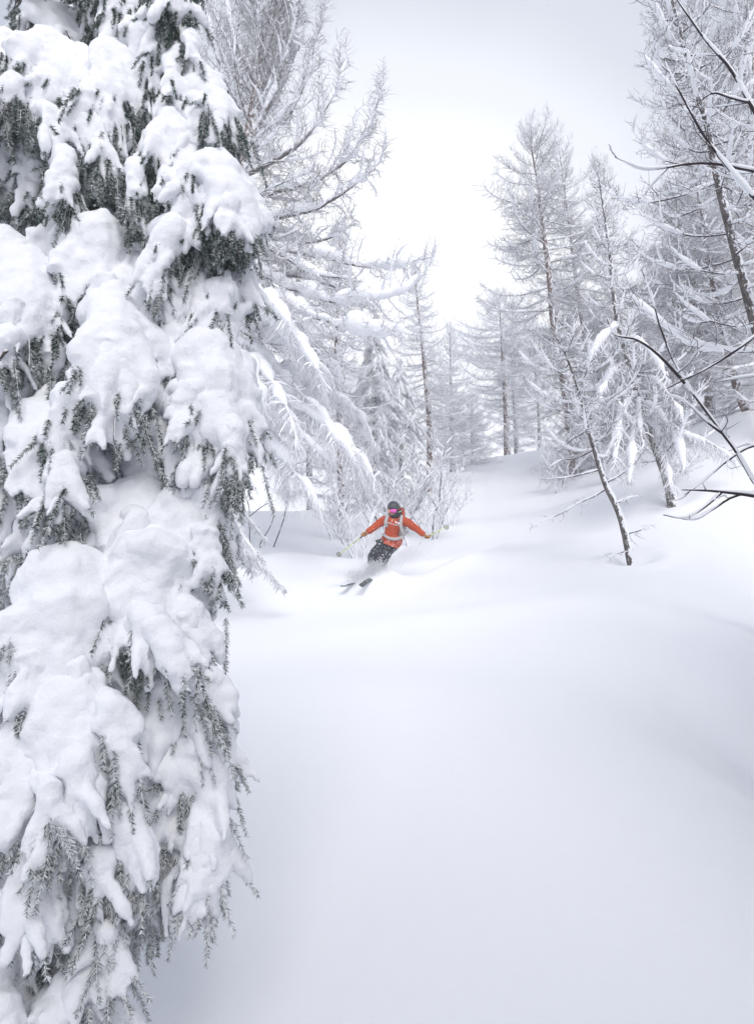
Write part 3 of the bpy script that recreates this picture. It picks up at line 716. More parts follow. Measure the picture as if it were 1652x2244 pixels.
def needle_arrays(twigs, rg):
    """twigs: polylines; needles all round each, one thin triangle apiece"""
    VV, n0 = [], 0
    for P, dens, ln in twigs:
        seg = np.linalg.norm(np.diff(P, axis=0), axis=1); L = seg.sum(); m = max(6, int(L * dens))
        u = rg.random(m) * (len(P) - 1.001); i = u.astype(int); f = (u - i)[:, None]
        q = P[i] * (1 - f) + P[i + 1] * f; t = P[i + 1] - P[i]; t /= np.linalg.norm(t, axis=1, keepdims=True) + 1e-9
        r = rg.normal(size=(m, 3)); r -= t * np.sum(r * t, 1, keepdims=True); r /= np.linalg.norm(r, axis=1, keepdims=True)
        d = r * .75 + t * .62 + rg.normal(0, .10, (m, 3)); d /= np.linalg.norm(d, axis=1, keepdims=True)
        l = ln * (.7 + .6 * rg.random((m, 1))) * np.clip(1.35 - u[:, None] / len(P) * .6, .5, 1.3)
        wv = np.cross(d, rg.normal(size=(m, 3))); wv /= np.linalg.norm(wv, axis=1, keepdims=True)
        h = .0019
        VV.append(np.stack([q - wv * h, q + wv * h, q + d * l], 1).reshape(-1, 3))
    V = np.concatenate(VV); return V, np.arange(len(V)).reshape(-1, 3)

def bough(A, T, width, nf, seed, rs=1.0, needles=1.0, bulge=.18, voxel=.015, ridge=None, snow=True):
    rg = np.random.default_rng(seed)
    A = np.asarray(A, float); T = np.asarray(T, float); D = T - A; Ld = np.linalg.norm(D)
    O = np.array((A[0] + T[0], A[1] + T[1], 0)) / 2 - np.array((TRX, TRY, 0)); O = nrm(np.array((O[0], O[1], 0)))
    cam_dir = nrm(np.array((-A[0], -A[1], 0))); O2 = nrm(O * .45 + cam_dir * .55)
    Lx = nrm(np.cross(D, O2)); up = np.array((0, 0, 1.))
    Oo = nrm(np.cross(Lx, D)); Oo = Oo if np.dot(Oo, O2) > 0 else -Oo
    caps, tw, stems = [], [], []
    trunkp = np.array((TRX, TRY, A[2] + .10 + .25 * rg.random())) if width > .14 else A * .75 + np.array((TRX, TRY, A[2])) * .25
    inn = A + (trunkp - A) * min(.45, .25 / (np.linalg.norm(trunkp - A) + 1e-6)) 
    spine = resample([trunkp, (trunkp + A) / 2 + up * .05, A - up * .04, A * .5 + T * .5 + Oo * bulge * Ld * .6 - up * .03, T], 16)
    stems.append((spine - sp_base, np.linspace(.016, .003, 16)))
    w = width; R0 = (.055 + .22 * min(w, .5)) * rs
    # the heap over the shoulder of the bough
    caps_r = R0
    Pr = resample([inn, A, A + D * .3 + Oo * bulge * Ld * .5, A + D * .62 + Oo * bulge * Ld * .55], 10)
    rr = caps_r * np.array([.55, .75, .95, 1.0, .95, .85, .7, .5, .35, .2]) * (1 + .14 * rg.normal(size=10))
    hs = rg.random(); rr = rr * (1 + (hs - .35) * np.linspace(0, 1.5, 10)); needles = needles * (.45 + .8 * rg.random())
    if snow: capsule(caps, Pr, rr)
    nf = int(nf * 1.6)
    for k in range(nf):
        u = ((k + .5) / nf * 2 - 1) * (1 + .12 * rg.normal()) if nf > 1 else 0
        s0 = .05 + .3 * rg.random(); st = A + D * s0 * (1 - .4 * abs(u)) + Lx * u * w * .16 + Oo * bulge * Ld * .4
        ln = 1 - .38 * abs(u) ** 1.6 - .22 * rg.random()
        en = A + D * ln + Lx * u * w * .55 + Oo * (.02 * rg.normal() - .04) + np.array((0, 0, -.02))
        md = st * .45 + en * .55 + Lx * u * w * .16 + Oo * bulge * Ld * .45
        F = resample([st, md, en], 9); s = np.linspace(0, 1, 9)
        F = F + .018 * rg.normal(size=(9, 3)) * s[:, None]
        rf = (R0 * .46 * (1 - s) ** .8 + .022 * rs) * (1 + .2 * rg.normal(size=9) * s)
        rf = np.clip(rf, .012, 1)
        if snow: capsule(caps, F + up * .012, rf)
        # fingertips
        for q in range(2 + int(rg.integers(3))):
            a = .55 + .42 * rg.random(); i0 = int(a * 8); p0 = F[i0]
            dirn = nrm(nrm(D) * .55 - up * .5 + Lx * rg.normal() * .55 + Oo * (.25 * rg.normal() + .1)); l = (.07 + .12 * rg.random()) * (0.7 + .3 * rs)
            G = np.stack([p0, p0 + dirn * l * .5 + Oo * .01, p0 + dirn * l - up * l * .15])
            if snow and rg.random() < .8: capsule(caps, G[:], np.array((.026, .022, .012)) * (1 + .3 * rg.random()))
            if rg.random() < needles: tw.append((resample([p0 - Oo * .01 - up * .01, G[1] - up * .018, G[2] - up * .02 + dirn * (.015 + .04 * rg.random())], 4), 1500, .018))
        # needles under and along each finger
        nn = int(needles * (6 + 20 * Ld))
        for q in range(nn):
            a = .12 + .88 * rg.random(); i0 = min(int(a * 8), 7); p0 = F[i0]; rad = rf[i0]
            sd_ = rg.choice([-1, 1]); o2 = nrm(-up * (.5 + rg.random()) + Lx * sd_ * rg.random() * 1.1 - Oo * (.9 * rg.random() - .55))
            p1 = p0 + o2 * rad * .75; l = .05 + .13 * rg.random()
            dirn = nrm(nrm(D) * .7 + o2 * .5 - up * .35 + rg.normal(0, .22, 3))
            tw.append((np.stack([p1, p1 + dirn * l * .5, p1 + dirn * l - up * l * .2]), 1400, .017))
    # hanging twigs in the hollow behind
    for q in range(int(needles * (12 + 26 * Ld))):
        a = rg.random(); p0 = spine[min(15, int(3 + a * 12))] + Lx * rg.normal() * w * .28 - up * R0 * .3; l = .10 + .20 * rg.random()
        dirn = nrm(-up + nrm(D) * .4 + rg.normal(0, .3, 3))
        G = np.stack([p0, p0 + dirn * l * .5, p0 + dirn * l + rg.normal(0, .01, 3)]); tw.append((G, 1100, .019))
        stems.append((G - sp_base, np.array((.0028, .002, .001))))
    t = Tubes()
    for P, r in stems: t.add(P, r, 4)
    bo = link('bough', t.mesh('bough', (M_bark_grey,)), spruce)
    if tw:
        V, F_ = needle_arrays(tw, rg); link('needles', mesh_np('needles', V - sp_base, None, F_, (M_needle,), False), bo)
    if snow:
        m = fused([(P - sp_base, r) for P, r in caps], voxel, 'snow_load', M_snow, seed); link('snow_load', m, bo)
    return bo

# shoulder of each bough, its tip, width of the fan, distance of shoulder and tip (points of the photograph)
BOUGHS = [
 # topmost tiers
 (330, -90, 300, 70, 230, 3.5, 3.4, 5), (410, -120, 425, 90, 90, 3.3, 3.2, 3), (240, -60, 200, 60, 150, 3.6, 3.5, 4), (395, 40, 400, 170, 100, 3.3, 3.25, 3),
 (140, 40, 120, 110, 120, 3.9, 3.8, 3), (68, 40, 50, 110, 85, 3.9, 3.85, 3), (270, 20, 300, 160, 150, 3.5, 3.35, 4),
 (360, 120, 520, 300, 140, 3.4, 3.15, 5), (330, 90, 400, 260, 150, 3.5, 3.3, 4), (450, 190, 535, 300, 90, 3.3, 3.1, 3), (350, 160, 445, 320, 130, 3.4, 3.25, 4),
 (110, 90, 90, 270, 190, 3.25, 3.0, 5), (10, 130, -10, 300, 190, 3.3, 3.1, 4), (240, 115, 270, 330, 140, 3.3, 3.05, 5), (170, 130, 190, 390, 110, 3.3, 3.1, 4),
 (210, 230, 240, 400, 110, 3.2, 3.0, 4), (40, 290, 60, 470, 130, 3.4, 3.2, 4), (150, 320, 150, 400, 60, 3.1, 2.95, 3), (110, 300, 100, 450, 130, 3.4, 3.25, 4), (300, 300, 290, 470, 90, 3.45, 3.3, 3),
 (375, 260, 390, 470, 150, 3.2, 3.0, 5), (340, 300, 330, 520, 90, 3.3, 3.15, 4), (475, 365, 560, 520, 150, 3.1, 2.9, 5), (440, 390, 420, 560, 130, 3.1, 2.95, 5), (500, 420, 520, 600, 110, 3.15, 3.0, 4),
 (260, 400, 240, 520, 140, 3.4, 3.25, 4), (190, 440, 170, 560, 130, 3.45, 3.3, 3), (300, 440, 350, 560, 120, 3.35, 3.2, 4), (60, 470, 40, 560, 150, 3.45, 3.3, 3),
 # middle tiers
 (200, 530, 230, 680, 200, 3.15, 2.9, 5), (300, 590, 330, 730, 140, 3.15, 2.95, 4), (15, 530, -10, 640, 130, 3.1, 2.9, 3), (130, 510, 120, 600, 130, 3.2, 3.1, 3),
 (60, 600, 65, 800, 170, 2.95, 2.75, 6), (370, 540, 400, 650, 110, 3.2, 3.05, 4), (480, 560, 560, 660, 110, 3.2, 3.0, 4), (400, 590, 470, 700, 110, 3.2, 3.0, 4),
 (245, 690, 250, 970, 190, 2.9, 2.6, 7), (372, 670, 400, 830, 120, 3.1, 2.9, 4), (150, 700, 130, 900, 140, 3.1, 2.9, 4), (330, 720, 340, 900, 100, 3.1, 2.95, 4),
 (20, 800, 10, 960, 110, 3.0, 2.85, 4), (430, 760, 540, 1040, 180, 3.05, 2.8, 6), (470, 860, 470, 1060, 110, 2.95, 2.8, 5), (400, 830, 400, 990, 110, 3.05, 2.9, 4), (500, 800, 545, 960, 110, 3.1, 2.95, 4),
 (95, 920, 120, 1080, 150, 2.85, 2.65, 6), (10, 950, 5, 1130, 100, 2.95, 2.8, 4), (220, 960, 250, 1080, 170, 3.1, 2.95, 4), (330, 990, 380, 1110, 160, 3.05, 2.9, 4), (430, 1040, 450, 1180, 110, 3.1, 2.95, 4),
 (300, 1090, 290, 1230, 210, 2.9, 2.7, 5), (400, 1090, 440, 1290, 170, 2.9, 2.75, 6), (130, 1100, 110, 1230, 150, 2.9, 2.75, 4), (40, 1120, 10, 1260, 130, 3.0, 2.85, 4), (470, 1110, 465, 1260, 70, 3.0, 2.9, 3),
 # lower tiers
 (150, 1280, 130, 1600, 260, 2.65, 2.4, 7), (60, 1400, 10, 1600, 150, 2.6, 2.4, 5), (330, 1220, 300, 1420, 210, 2.75, 2.55, 6), (400, 1260, 400, 1400, 130, 2.8, 2.7, 4), (200, 1180, 170, 1330, 180, 2.85, 2.7, 5),
 (340, 1400, 350, 1580, 160, 2.75, 2.65, 6), (400, 1430, 410, 1560, 110, 2.8, 2.7, 4), (420, 1500, 515, 1710, 130, 2.8, 2.65, 5), (290, 1470, 290, 1620, 110, 2.75, 2.65, 4), (470, 1640, 515, 1800, 60, 2.75, 2.68, 3),
 (160, 1500, 200, 1760, 200, 2.5, 2.35, 6), (60, 1600, 60, 1830, 190, 2.45, 2.3, 6), (275, 1630, 270, 1800, 110, 2.6, 2.5, 4), (350, 1560, 350, 1760, 130, 2.75, 2.65, 5), (380, 1700, 400, 1880, 120, 2.7, 2.6, 5),
 (400, 1700, 480, 1900, 130, 2.7, 2.6, 5), (410, 1850, 408, 1990, 90, 2.65, 2.6, 4), (180, 1760, 240, 1930, 150, 2.55, 2.45, 5), (100, 1800, 60, 1990, 150, 2.45, 2.35, 5), (20, 1850, 10, 2030, 110, 2.4, 2.3, 4),
 (230, 1900, 295, 2080, 110, 2.55, 2.45, 5), (200, 1950, 290, 2160, 140, 2.6, 2.5, 4), (40, 1960, 30, 2090, 130, 2.6, 2.5, 4), (90, 2100, 60, 2200, 130, 2.5, 2.45, 4), (310, 1740, 300, 1900, 110, 2.75, 2.65, 4),
 (150, 1960, 140, 2060, 90, 2.8, 2.75, 3), (240, 2080, 270, 2260, 170, 2.6, 2.45, 5), (60, 2150, 40, 2330, 200, 2.45, 2.3, 5), (150, 2190, 170, 2340, 160, 2.5, 2.4, 4), (30, 1960, 60, 2140, 120, 2.5, 2.35, 4), (200, 2010, 190, 2150, 110, 2.7, 2.6, 4),
]
for k, (ax, ay, tx, ty, wd, da, dt, nf) in enumerate(BOUGHS):
    if tx > 450: tx -= 22
    if tx > 450 and ty > 1600: tx -= 25
    if ay > 1840: ax -= 60; tx -= 75; wd *= .85
    if ay < 130 and tx > 380 and ty < 200: tx -= 35; ax -= 25
    A = at(ax, ay + 12, da); T = at(tx, ty, dt)
    w_ = wd * (da + dt) / 2 / FPX
    ed = .95 if ty < 560 else (.55 if ty < 1750 else .5)
    bough(A, T, w_ * .92, nf, 700 + k, rs=(.86 if ty < 560 else 1.0) if wd > 100 else .8, needles=ed)
    for q in range(2 if wd > 120 else 1):
        rq = np.random.default_rng(1200 + k * 3 + q); f = .15 + .6 * rq.random(); ux = rq.normal() * wd * .27
        cx, cy = ax + (tx - ax) * f + ux, ay + (ty - ay) * f + rq.normal() * 20; l_ = 55 + 75 * rq.random(); dd = da + (dt - da) * f - .05 - .07 * rq.random()
        if cx + ux * .3 > (560 if cy < 1100 else 470 if cy < 1850 else 270): continue
        bough(at(cx, cy, dd), at(cx + ux * .35 + rq.normal() * 12, cy + l_, dd - .04), (38 + 45 * rq.random()) * dd / FPX, 3, 1500 + k * 3 + q, rs=.62, needles=ed * .8, voxel=.013)
# dark inner boughs nearer the stem, mostly needles
rg = np.random.default_rng(5)
for k in range(46):
    z = sp_base[2] + .35 + 6.3 * (k + rg.random()) / 46; a = rg.random() * 6.283 if k % 3 else -1.0 + rg.normal() * .9
    l = (.45 + .5 * rg.random()) * (.40 if z < sp_base[2] + 2.4 else .9); c = np.array((math.cos(a), math.sin(a), 0))
    A = np.array((TRX, TRY, z)) + c * l * .55; T = A + c * l * .6 - np.array((0, 0, .25 + .3 * rg.random()))
    bough(A, T, .4, 4, 900 + k, rs=.7, needles=1.1, voxel=.024, snow=(k % 2 == 0))

# ------------------------------------------------------------------ the skier
SKY = 13.0
def cp(cx, cy, dY=0.0):
    """points measured on an enlargement of the skier"""
    return at(685 + cx * .2156, 1041 + cy * .2156, SKY + dY)
def skin(name, verts, edges, radii, mat, root_i=0, sub=2, parent=None, base=None, disp=0.0, seed=0):
    me = bpy.data.meshes.new('tmp'); me.from_pydata([tuple(np.asarray(v) - base) for v in verts], edges, [])
    o = bpy.data.objects.new('tmp', me); COL.objects.link(o)
    md = o.modifiers.new('skin', 'SKIN'); md.use_smooth_shade = True; md.branch_smoothing = .3
    sv = me.skin_vertices[0].data
    for i, r in enumerate(radii): sv[i].radius = r if isinstance(r, tuple) else (r, r); sv[i].use_root = (i == root_i)
    ss = o.modifiers.new('sub', 'SUBSURF'); ss.levels = sub; ss.render_levels = sub
    dg = bpy.context.evaluated_depsgraph_get(); m2 = bpy.data.meshes.new_from_object(o.evaluated_get(dg)); m2.name = name
    bpy.data.objects.remove(o); bpy.data.meshes.remove(me)
    m2.materials.clear(); m2.materials.append(mat)
    n = len(m2.vertices)
    if disp and n:
        co = np.empty(n * 3, np.float32); m2.vertices.foreach_get('co', co); co = co.reshape(-1, 3).astype(float)
        no = np.empty(n * 3, np.float32); m2.vertex_normals.foreach_get('vector', no); no = no.reshape(-1, 3)
        co += no * (disp * 1.35 * fbm(co * np.array((1, 1, 1.9)), 9, 3, seed))[:, None]; m2.vertices.foreach_set('co', co.astype(np.float32).ravel())
    m2.polygons.foreach_set('use_smooth', np.ones(len(m2.polygons), bool)); m2.update()
    return link(name, m2, parent)
def plain(name, c, rough=.7, dust=None, metal=0, spec=.3, emis=None, sc=38):
    m, n, b = newmat(name); b.inputs['Roughness'].default_value = rough; b.inputs['Metallic'].default_value = metal
    b.inputs['Specular IOR Level'].default_value = spec
    if dust:
        f = ramp(n, noise(n, sc, 3, .6, obj=False), dust[0], dust[1]); cc = mix(n, noise(n, 12, 2), c, tuple(x * .72 for x in c))
        n.links.new(mix(n, f, cc, SNOW), b.inputs['Base Color'])
    else: b.inputs['Base Color'].default_value = (*c, 1)
    return m
M_jacket = plain('rust_orange_cloth', (0.56, 0.078, 0.020), .75, (.66, .72)); M_jacket_low = plain('snowy_rust_cloth', (0.54, 0.078, 0.022), .75, (.57, .66), sc=44)
M_trouser = plain('black_cloth', (0.028, 0.032, 0.042), .8, (.58, .66), sc=30); M_skinc = plain('skin', (0.55, 0.33, 0.25), .6)
M_helmet = plain('dark_grey_helmet', (0.075, 0.085, 0.095), .38, (.66, .8)); M_black = plain('black_rubber', (0.012, 0.013, 0.018), .6)
M_glove = plain('tan_leather', (0.46, 0.22, 0.085), .7); M_lensm = plain('pink_mirror_lens', (0.95, 0.18, 0.62), .12, metal=.55, spec=.6)
M_lens2 = plain('orange_mirror_lens', (0.98, 0.38, 0.30), .12, metal=.5, spec=.6)
M_pack = plain('light_grey_webbing', (0.50, 0.50, 0.50), .8, (.60, .72)); M_white = plain('white_label', (0.82, 0.82, 0.82), .6); M_red = plain('red_buckle', (0.75, 0.06, 0.03), .5)
M_pole = plain('yellow_green_pole', (0.62, 0.85, 0.05), .35); M_ski = plain('dark_grey_ski', (0.09, 0.10, 0.105), .4, (.52, .72), sc=14); M_edge = plain('pale_green_edge', (0.26, 0.32, 0.29), .4)
M_chrome = plain('bright_cord', (0.75, 0.75, 0.68), .4)

pelvis = cp(770, 700, .05); kb = pelvis.copy()
BV = [pelvis, cp(795, 620, .0), cp(822, 520, -.05), cp(828, 440, -.06), cp(822, 400, -.10), cp(820, 340, -.12), cp(820, 290, -.10),   # 0-6 spine, neck, head
      cp(745, 455, -.03), cp(648, 512, .0), cp(565, 578, -.10), cp(528, 606, -.14),          # 7-10 arm on the picture's left
      cp(925, 462, .0), cp(1030, 530, .08), cp(1120, 598, .02), cp(1160, 626, -.02),          # 11-14 the other arm
      cp(725, 720, .0), cp(610, 830, -.22), cp(640, 985, .06), cp(590, 1010, -.10),            # 15-18 leg
      cp(800, 735, .05), cp(700, 850, -.15), cp(712, 1000, .15), cp(665, 1040, -.02)]          # 19-22 leg
BV[10] = BV[9] * .3 + BV[10] * .7
BE = [(0, 1), (1, 2), (2, 3), (3, 4), (4, 5), (5, 6), (3, 7), (7, 8), (8, 9), (9, 10), (3, 11), (11, 12), (12, 13), (13, 14), (0, 15), (15, 16), (16, 17), (17, 18), (0, 19), (19, 20), (20, 21), (21, 22)]
BR = [(.14, .11), (.125, .10), (.14, .11), .09, .055, .085, .08, .065, .048, .034, .035, .065, .048, .034, .035, .085, .055, .03, .02, .085, .055, .03, .02]
person = skin('person', BV, BE, BR, M_skinc, 0, 2, None, kb); person.location = kb
tag(person, 'skier in rust orange jacket, black trousers and dark helmet, crouched mid-turn with arms spread', 'person')
# fingers closed round the grips, inside the gloves' shape
def jk(idx, edges, radii, name, mat, extra=None, disp=.012, seed=1):
    vs = [BV[i] for i in idx] if extra is None else extra
    return skin(name, vs, edges, radii, mat, 0, 2, person, kb, disp, seed)
JV = [cp(800, 600, 0), cp(815, 530, -.05), cp(826, 450, -.04), cp(822, 418, -.07),
      cp(748, 448, -.03), cp(700, 475, -.01), cp(648, 512, .0), cp(600, 552, -.07), cp(550, 588, -.12),
      cp(920, 455, .0), cp(985, 500, .05), cp(1035, 530, .08), cp(1088, 572, .04), cp(1140, 610, .00),
      cp(790, 650, 0), cp(778, 706, .02)]
JE = [(0, 1), (1, 2), (2, 3), (2, 4), (4, 5), (5, 6), (6, 7), (7, 8), (2, 9), (9, 10), (10, 11), (11, 12), (12, 13), (0, 14), (14, 15)]
JR = [(.165, .135), (.185, .15), (.13, .12), .085, .098, .085, .078, .068, .058, .098, .085, .076, .066, .056, (.185, .15), (.20, .165)]
jacket = jk(None, JE, JR, 'jacket', M_jacket, JV)
# skirt of the jacket below the waist belt: flared, open underneath
def loft(name, rings, mat, parent, base, n=28, crumple=.012, seed=0, close=False):
    """rings: centre, half width vector, half depth vector"""
    V = []; a = np.arange(n) / n * 2 * np.pi
    for c, wv, dv in rings: V.append(c + np.cos(a)[:, None] * wv + np.sin(a)[:, None] * dv - base)
    V = np.concatenate(V); V = V + crumple * np.stack([fbm(V, 9, 2, seed), fbm(V, 9, 2, seed + 4), fbm(V, 9, 2, seed + 8)], 1)
    m = len(rings); i = np.arange(m - 1)[:, None] * n; j = np.arange(n)[None]; j2 = (j + 1) % n
    Q = np.stack([i + j, i + j2, i + n + j2, i + n + j], -1).reshape(-1, 4)
    T = None
    if close: T = [(0, k + 1, k) for k in range(1, n - 1)] + [((m - 1) * n, (m - 1) * n + k, (m - 1) * n + k + 1) for k in range(1, n - 1)]
    return link(name, mesh_np(name, V, Q, T, (mat,)), parent)
dpt = np.array((0, .15, .02))
def ring(cx1, cy1, cx2, cy2, dY=0, dep=.15):
    a = cp(cx1, cy1, dY); b = cp(cx2, cy2, dY); return ((a + b) / 2, (b - a) / 2, np.array((0, dep, .02)))
loft('jacket_skirt', [ring(722, 590, 912, 628, 0, .15), ring(712, 612, 915, 660, 0, .165), ring(690, 640, 908, 700, 0, .175), ring(664, 668, 870, 752, 0, .19)], M_jacket_low, person, kb, seed=4)
loft('collar', [ring(757, 398, 905, 400, -.03, .10), ring(752, 430, 912, 440, -.03, .12), ring(735, 455, 925, 470, -.02, .13)], M_jacket, person, kb, seed=6)
loft('hood', [ring(800, 330, 925, 335, .10, .05), ring(800, 360, 935, 372, .10, .09), ring(790, 400, 935, 410, .08, .10), ring(770, 440, 925, 450, .06, .10)], M_jacket, person, kb, seed=9)
loft('neck_warmer', [ring(775, 392, 920, 345, .00, .09), ring(768, 405, 915, 375, -.05, .10), ring(782, 425, 890, 412, -.10, .09), ring(800, 436, 868, 430, -.12, .05)], M_black, person, kb, crumple=.016, seed=2, close=True)
TV = [cp(765, 690, .02), cp(708, 722, -.02), cp(655, 770, -.10), cp(612, 822, -.20), cp(604, 880, -.12), cp(612, 960, .0),
      cp(790, 735, .02), cp(745, 795, -.05), cp(712, 852, -.14), cp(700, 905, -.05), cp(708, 990, .10)]
TE = [(0, 1), (1, 2), (2, 3), (3, 4), (4, 5), (0, 6), (6, 7), (7, 8), (8, 9), (9, 10)]
TRd = [.15, .125, .115, .105, .10, .10, .13, .12, .112, .10, .10]
jk(None, TE, TRd, 'trousers', M_trouser, TV, .014, 3)
for a_, b_ in (((612, 960, .0), (560, 1010, -.15)), ((708, 990, .10), (650, 1040, -.05))):
    P = cp(*a_); Q_ = cp(*b_)
    skin('ski_boot', [P + np.array((0, 0, .08)), P - np.array((0, 0, .10)), Q_ - np.array((0, 0, .12))], [(0, 1), (1, 2)], [.08, .075, .055], M_black, 1, 2, person, kb)
# gloves with thumb and four fingers closed on the grip
def glove(c, axis_, fwd, sgn):
    ax = nrm(axis_); fw = nrm(fwd - ax * np.dot(fwd, ax)); sd2 = np.cross(ax, fw) * sgn
    vs = [c - fw * .075, c - fw * .02]; es = [(0, 1)]; rs = [.045, .048]
    for k in range(4):
        o = ax * (.036 - .024 * k); L_ = (.9, 1.0, .95, .78)[k]; b0 = len(vs)
        vs += [c + fw * .022 + o + sd2 * .012, c + fw * .050 * L_ + o - sd2 * .012, c + fw * .035 * L_ + o - sd2 * .042, c + fw * .004 + o - sd2 * .040]
        es += [(1, b0), (b0, b0 + 1), (b0 + 1, b0 + 2), (b0 + 2, b0 + 3)]; rs += [.017, .0155, .0145, .012]
    b0 = len(vs); vs += [c - fw * .02 + ax * .045 - sd2 * .012, c + fw * .012 + ax * .058 - sd2 * .035, c + fw * .035 + ax * .045 - sd2 * .045]; es += [(1, b0), (b0, b0 + 1), (b0 + 1, b0 + 2)]; rs += [.018, .016, .013]
    gl = skin('glove', vs, es, rs, M_glove, 1, 1, person, kb)
    return gl
GL, GR = cp(527, 606, -.14), cp(1163, 628, -.02)
BL_, BR_ = cp(267, 808, .62), cp(1358, 530, .85)       # baskets
dl, dr = nrm(BL_ - GL), nrm(BR_ - GR)
glove(GL, -dl, GL - cp(640, 520, 0), 1); glove(GR, -dr, GR - cp(1040, 540, .05), -1)
# helmet
def shell(name, c, rx, ry, rz, zmin, mat, parent, base, rot=None, n=32, m=18, thick=0):
    V, F = [], []
    th0 = math.acos(max(-1, min(1, zmin)))
    for i in range(m + 1):
        th = th0 * i / m
        for j in range(n):
            a = j / n * 2 * math.pi; V.append((rx * math.sin(th) * math.cos(a), ry * math.sin(th) * math.sin(a), rz * math.cos(th)))
    for i in range(m):
        for j in range(n): F.append((i * n + j, (i + 1) * n + j, (i + 1) * n + (j + 1) % n, i * n + (j + 1) % n))
    V = np.array(V)
    if rot is not None: V = V @ np.array(rot).T
    return link(name, mesh_np(name, V + c - base, F, None, (mat,)), parent)
tilt = np.array(Matrix.Rotation(R(14), 3, 'X') @ Matrix.Rotation(R(-8), 3, 'Y') @ Matrix.Rotation(R(-12), 3, 'Z'))
HC = cp(822, 330, -.10)
hel = shell('helmet', HC, .120, .142, .128, -.22, M_helmet, person, kb, tilt)
def onhead(az, el, r=1.0):
    v = np.array((.120 * math.cos(el) * math.sin(az), -.142 * math.cos(el) * math.cos(az), .128 * math.sin(el))) * r
    return HC + tilt @ v
for az, el in ((-.35, .85), (-.05, .95), (.25, .85), (-.2, .62), (.5, .62), (.1, .66)):
    tb = Tubes(); tb.add(np.array([onhead(az - .05, el, 1.004), onhead(az, el + .07, 1.006), onhead(az + .05, el + .13, 1.004)]) - HC, (.003, .007, .003), 5)
    link('vent', tb.mesh('vent', (M_black,)), hel, HC - kb)
# goggles: a curved shield in a frame, its strap round the helmet
def patch(name, az0, az1, el0, el1, r, mat, parent, off, notch=0, n=18, m=8, rnd=.5):
    V, F = [], []
    for lay in (r, r - .05):
        for i in range(m + 1):
            for j in range(n + 1):
                u = j / n * 2 - 1; v = i / m * 2 - 1
                s_ = (1 - rnd * abs(u) ** 4 * abs(v) ** 2)
                az = (az0 + az1) / 2 + (az1 - az0) / 2 * u; el = (el0 + el1) / 2 + (el1 - el0) / 2 * v * s_
                if v < 0: el += notch * max(0, 1 - abs(u) * 5) * (-v)
                V.append(onhead(az, el, lay))
    w_ = n + 1; L_ = (m + 1) * w_
    for lay in range(2):
        for i in range(m):
            for j in range(n):
                q = (lay * L_ + i * w_ + j, lay * L_ + i * w_ + j + 1, lay * L_ + (i + 1) * w_ + j + 1, lay * L_ + (i + 1) * w_ + j); F.append(q if lay == 0 else q[::-1])
    for j in range(n):
        for i in (0, m): F.append((i * w_ + j, L_ + i * w_ + j, L_ + i * w_ + j + 1, i * w_ + j + 1))
    for i in range(m):
        for j in (0, n): F.append((i * w_ + j, (i + 1) * w_ + j, L_ + (i + 1) * w_ + j, L_ + i * w_ + j))
    return link(name, mesh_np(name, np.array(V) - off, F, None, (mat,)), parent)
gog = patch('goggles', -1.02, .70, -.92, .02, 1.04, M_black, person, kb)
patch('lens', -.38, .64, -.86, -.06, 1.09, M_lensm, gog, kb, .22)
patch('lens', -.96, -.38, -.80, -.06, 1.088, M_lens2, gog, kb)
tb = Tubes(); tb.add(np.array([onhead(.55 + .25 * k, -.28 + .05 * k, 1.03) for k in range(8)]) - kb, .012, 6); link('strap', tb.mesh('strap', (M_helmet,)), gog)
patch('face', -.62, .25, -1.05, -.76, .97, M_skinc, person, kb)
tb = Tubes(); tb.add(resample([cp(868, 378, -.22), cp(890, 372, -.16), cp(905, 362, -.08), cp(910, 345, .0)], 10) - kb, .006, 5); link('cord', tb.mesh('cord', (M_chrome,)), person)
tb = Tubes(); tb.add(np.array([cp(812, 450, -.24), cp(804, 472, -.26)]) - kb, .005, 5); link('zip_pull', tb.mesh('zip_pull', (M_white,)), person)

# backpack: harness over the chest, bag behind
pb = cp(835, 540, .20)
pack = empty('backpack', pb, 'light grey backpack with chest strap and waist belt, worn over the orange jacket', 'backpack')
def strap(name, pts, wd, mat, th=.012):
    P = resample(np.array(pts), 14); T = np.gradient(P, axis=0); T /= np.linalg.norm(T, axis=1, keepdims=True)
    nrm_ = np.array((0, -1, .1)); sdv = np.cross(T, nrm_); sdv /= np.linalg.norm(sdv, axis=1, keepdims=True); fr = np.cross(sdv, T); fr *= np.sign(-fr[:, 1:2])
    V = np.concatenate([P - sdv * wd / 2, P - sdv * wd * .35 + fr * th, P + sdv * wd * .35 + fr * th, P + sdv * wd / 2, P + sdv * wd * .3 - fr * th, P - sdv * wd * .3 - fr * th])
    n = 14; F = [(a * n + k, a * n + k + 1, ((a + 1) % 6) * n + k + 1, ((a + 1) % 6) * n + k) for a in range(6) for k in range(n - 1)]
    return link(name, mesh_np(name, V - pb, F, None, (mat,)), pack)
strap('shoulder_strap', [cp(765, 405, -.12), cp(752, 440, -.20), cp(742, 480, -.215), cp(745, 505, -.20), cp(760, 520, -.17)], .062, M_pack)
strap('shoulder_strap', [cp(905, 410, -.08), cp(898, 450, -.17), cp(893, 500, -.20), cp(903, 550, -.19), cp(918, 600, -.10)], .060, M_pack)
strap('chest_strap', [cp(757, 484, -.245), cp(782, 488, -.26), cp(800, 496, -.265), cp(830, 504, -.265), cp(875, 508, -.245)], .024, M_pack, .008)
strap('buckle', [cp(806, 498, -.285), cp(818, 512, -.285)], .02, M_red, .012)
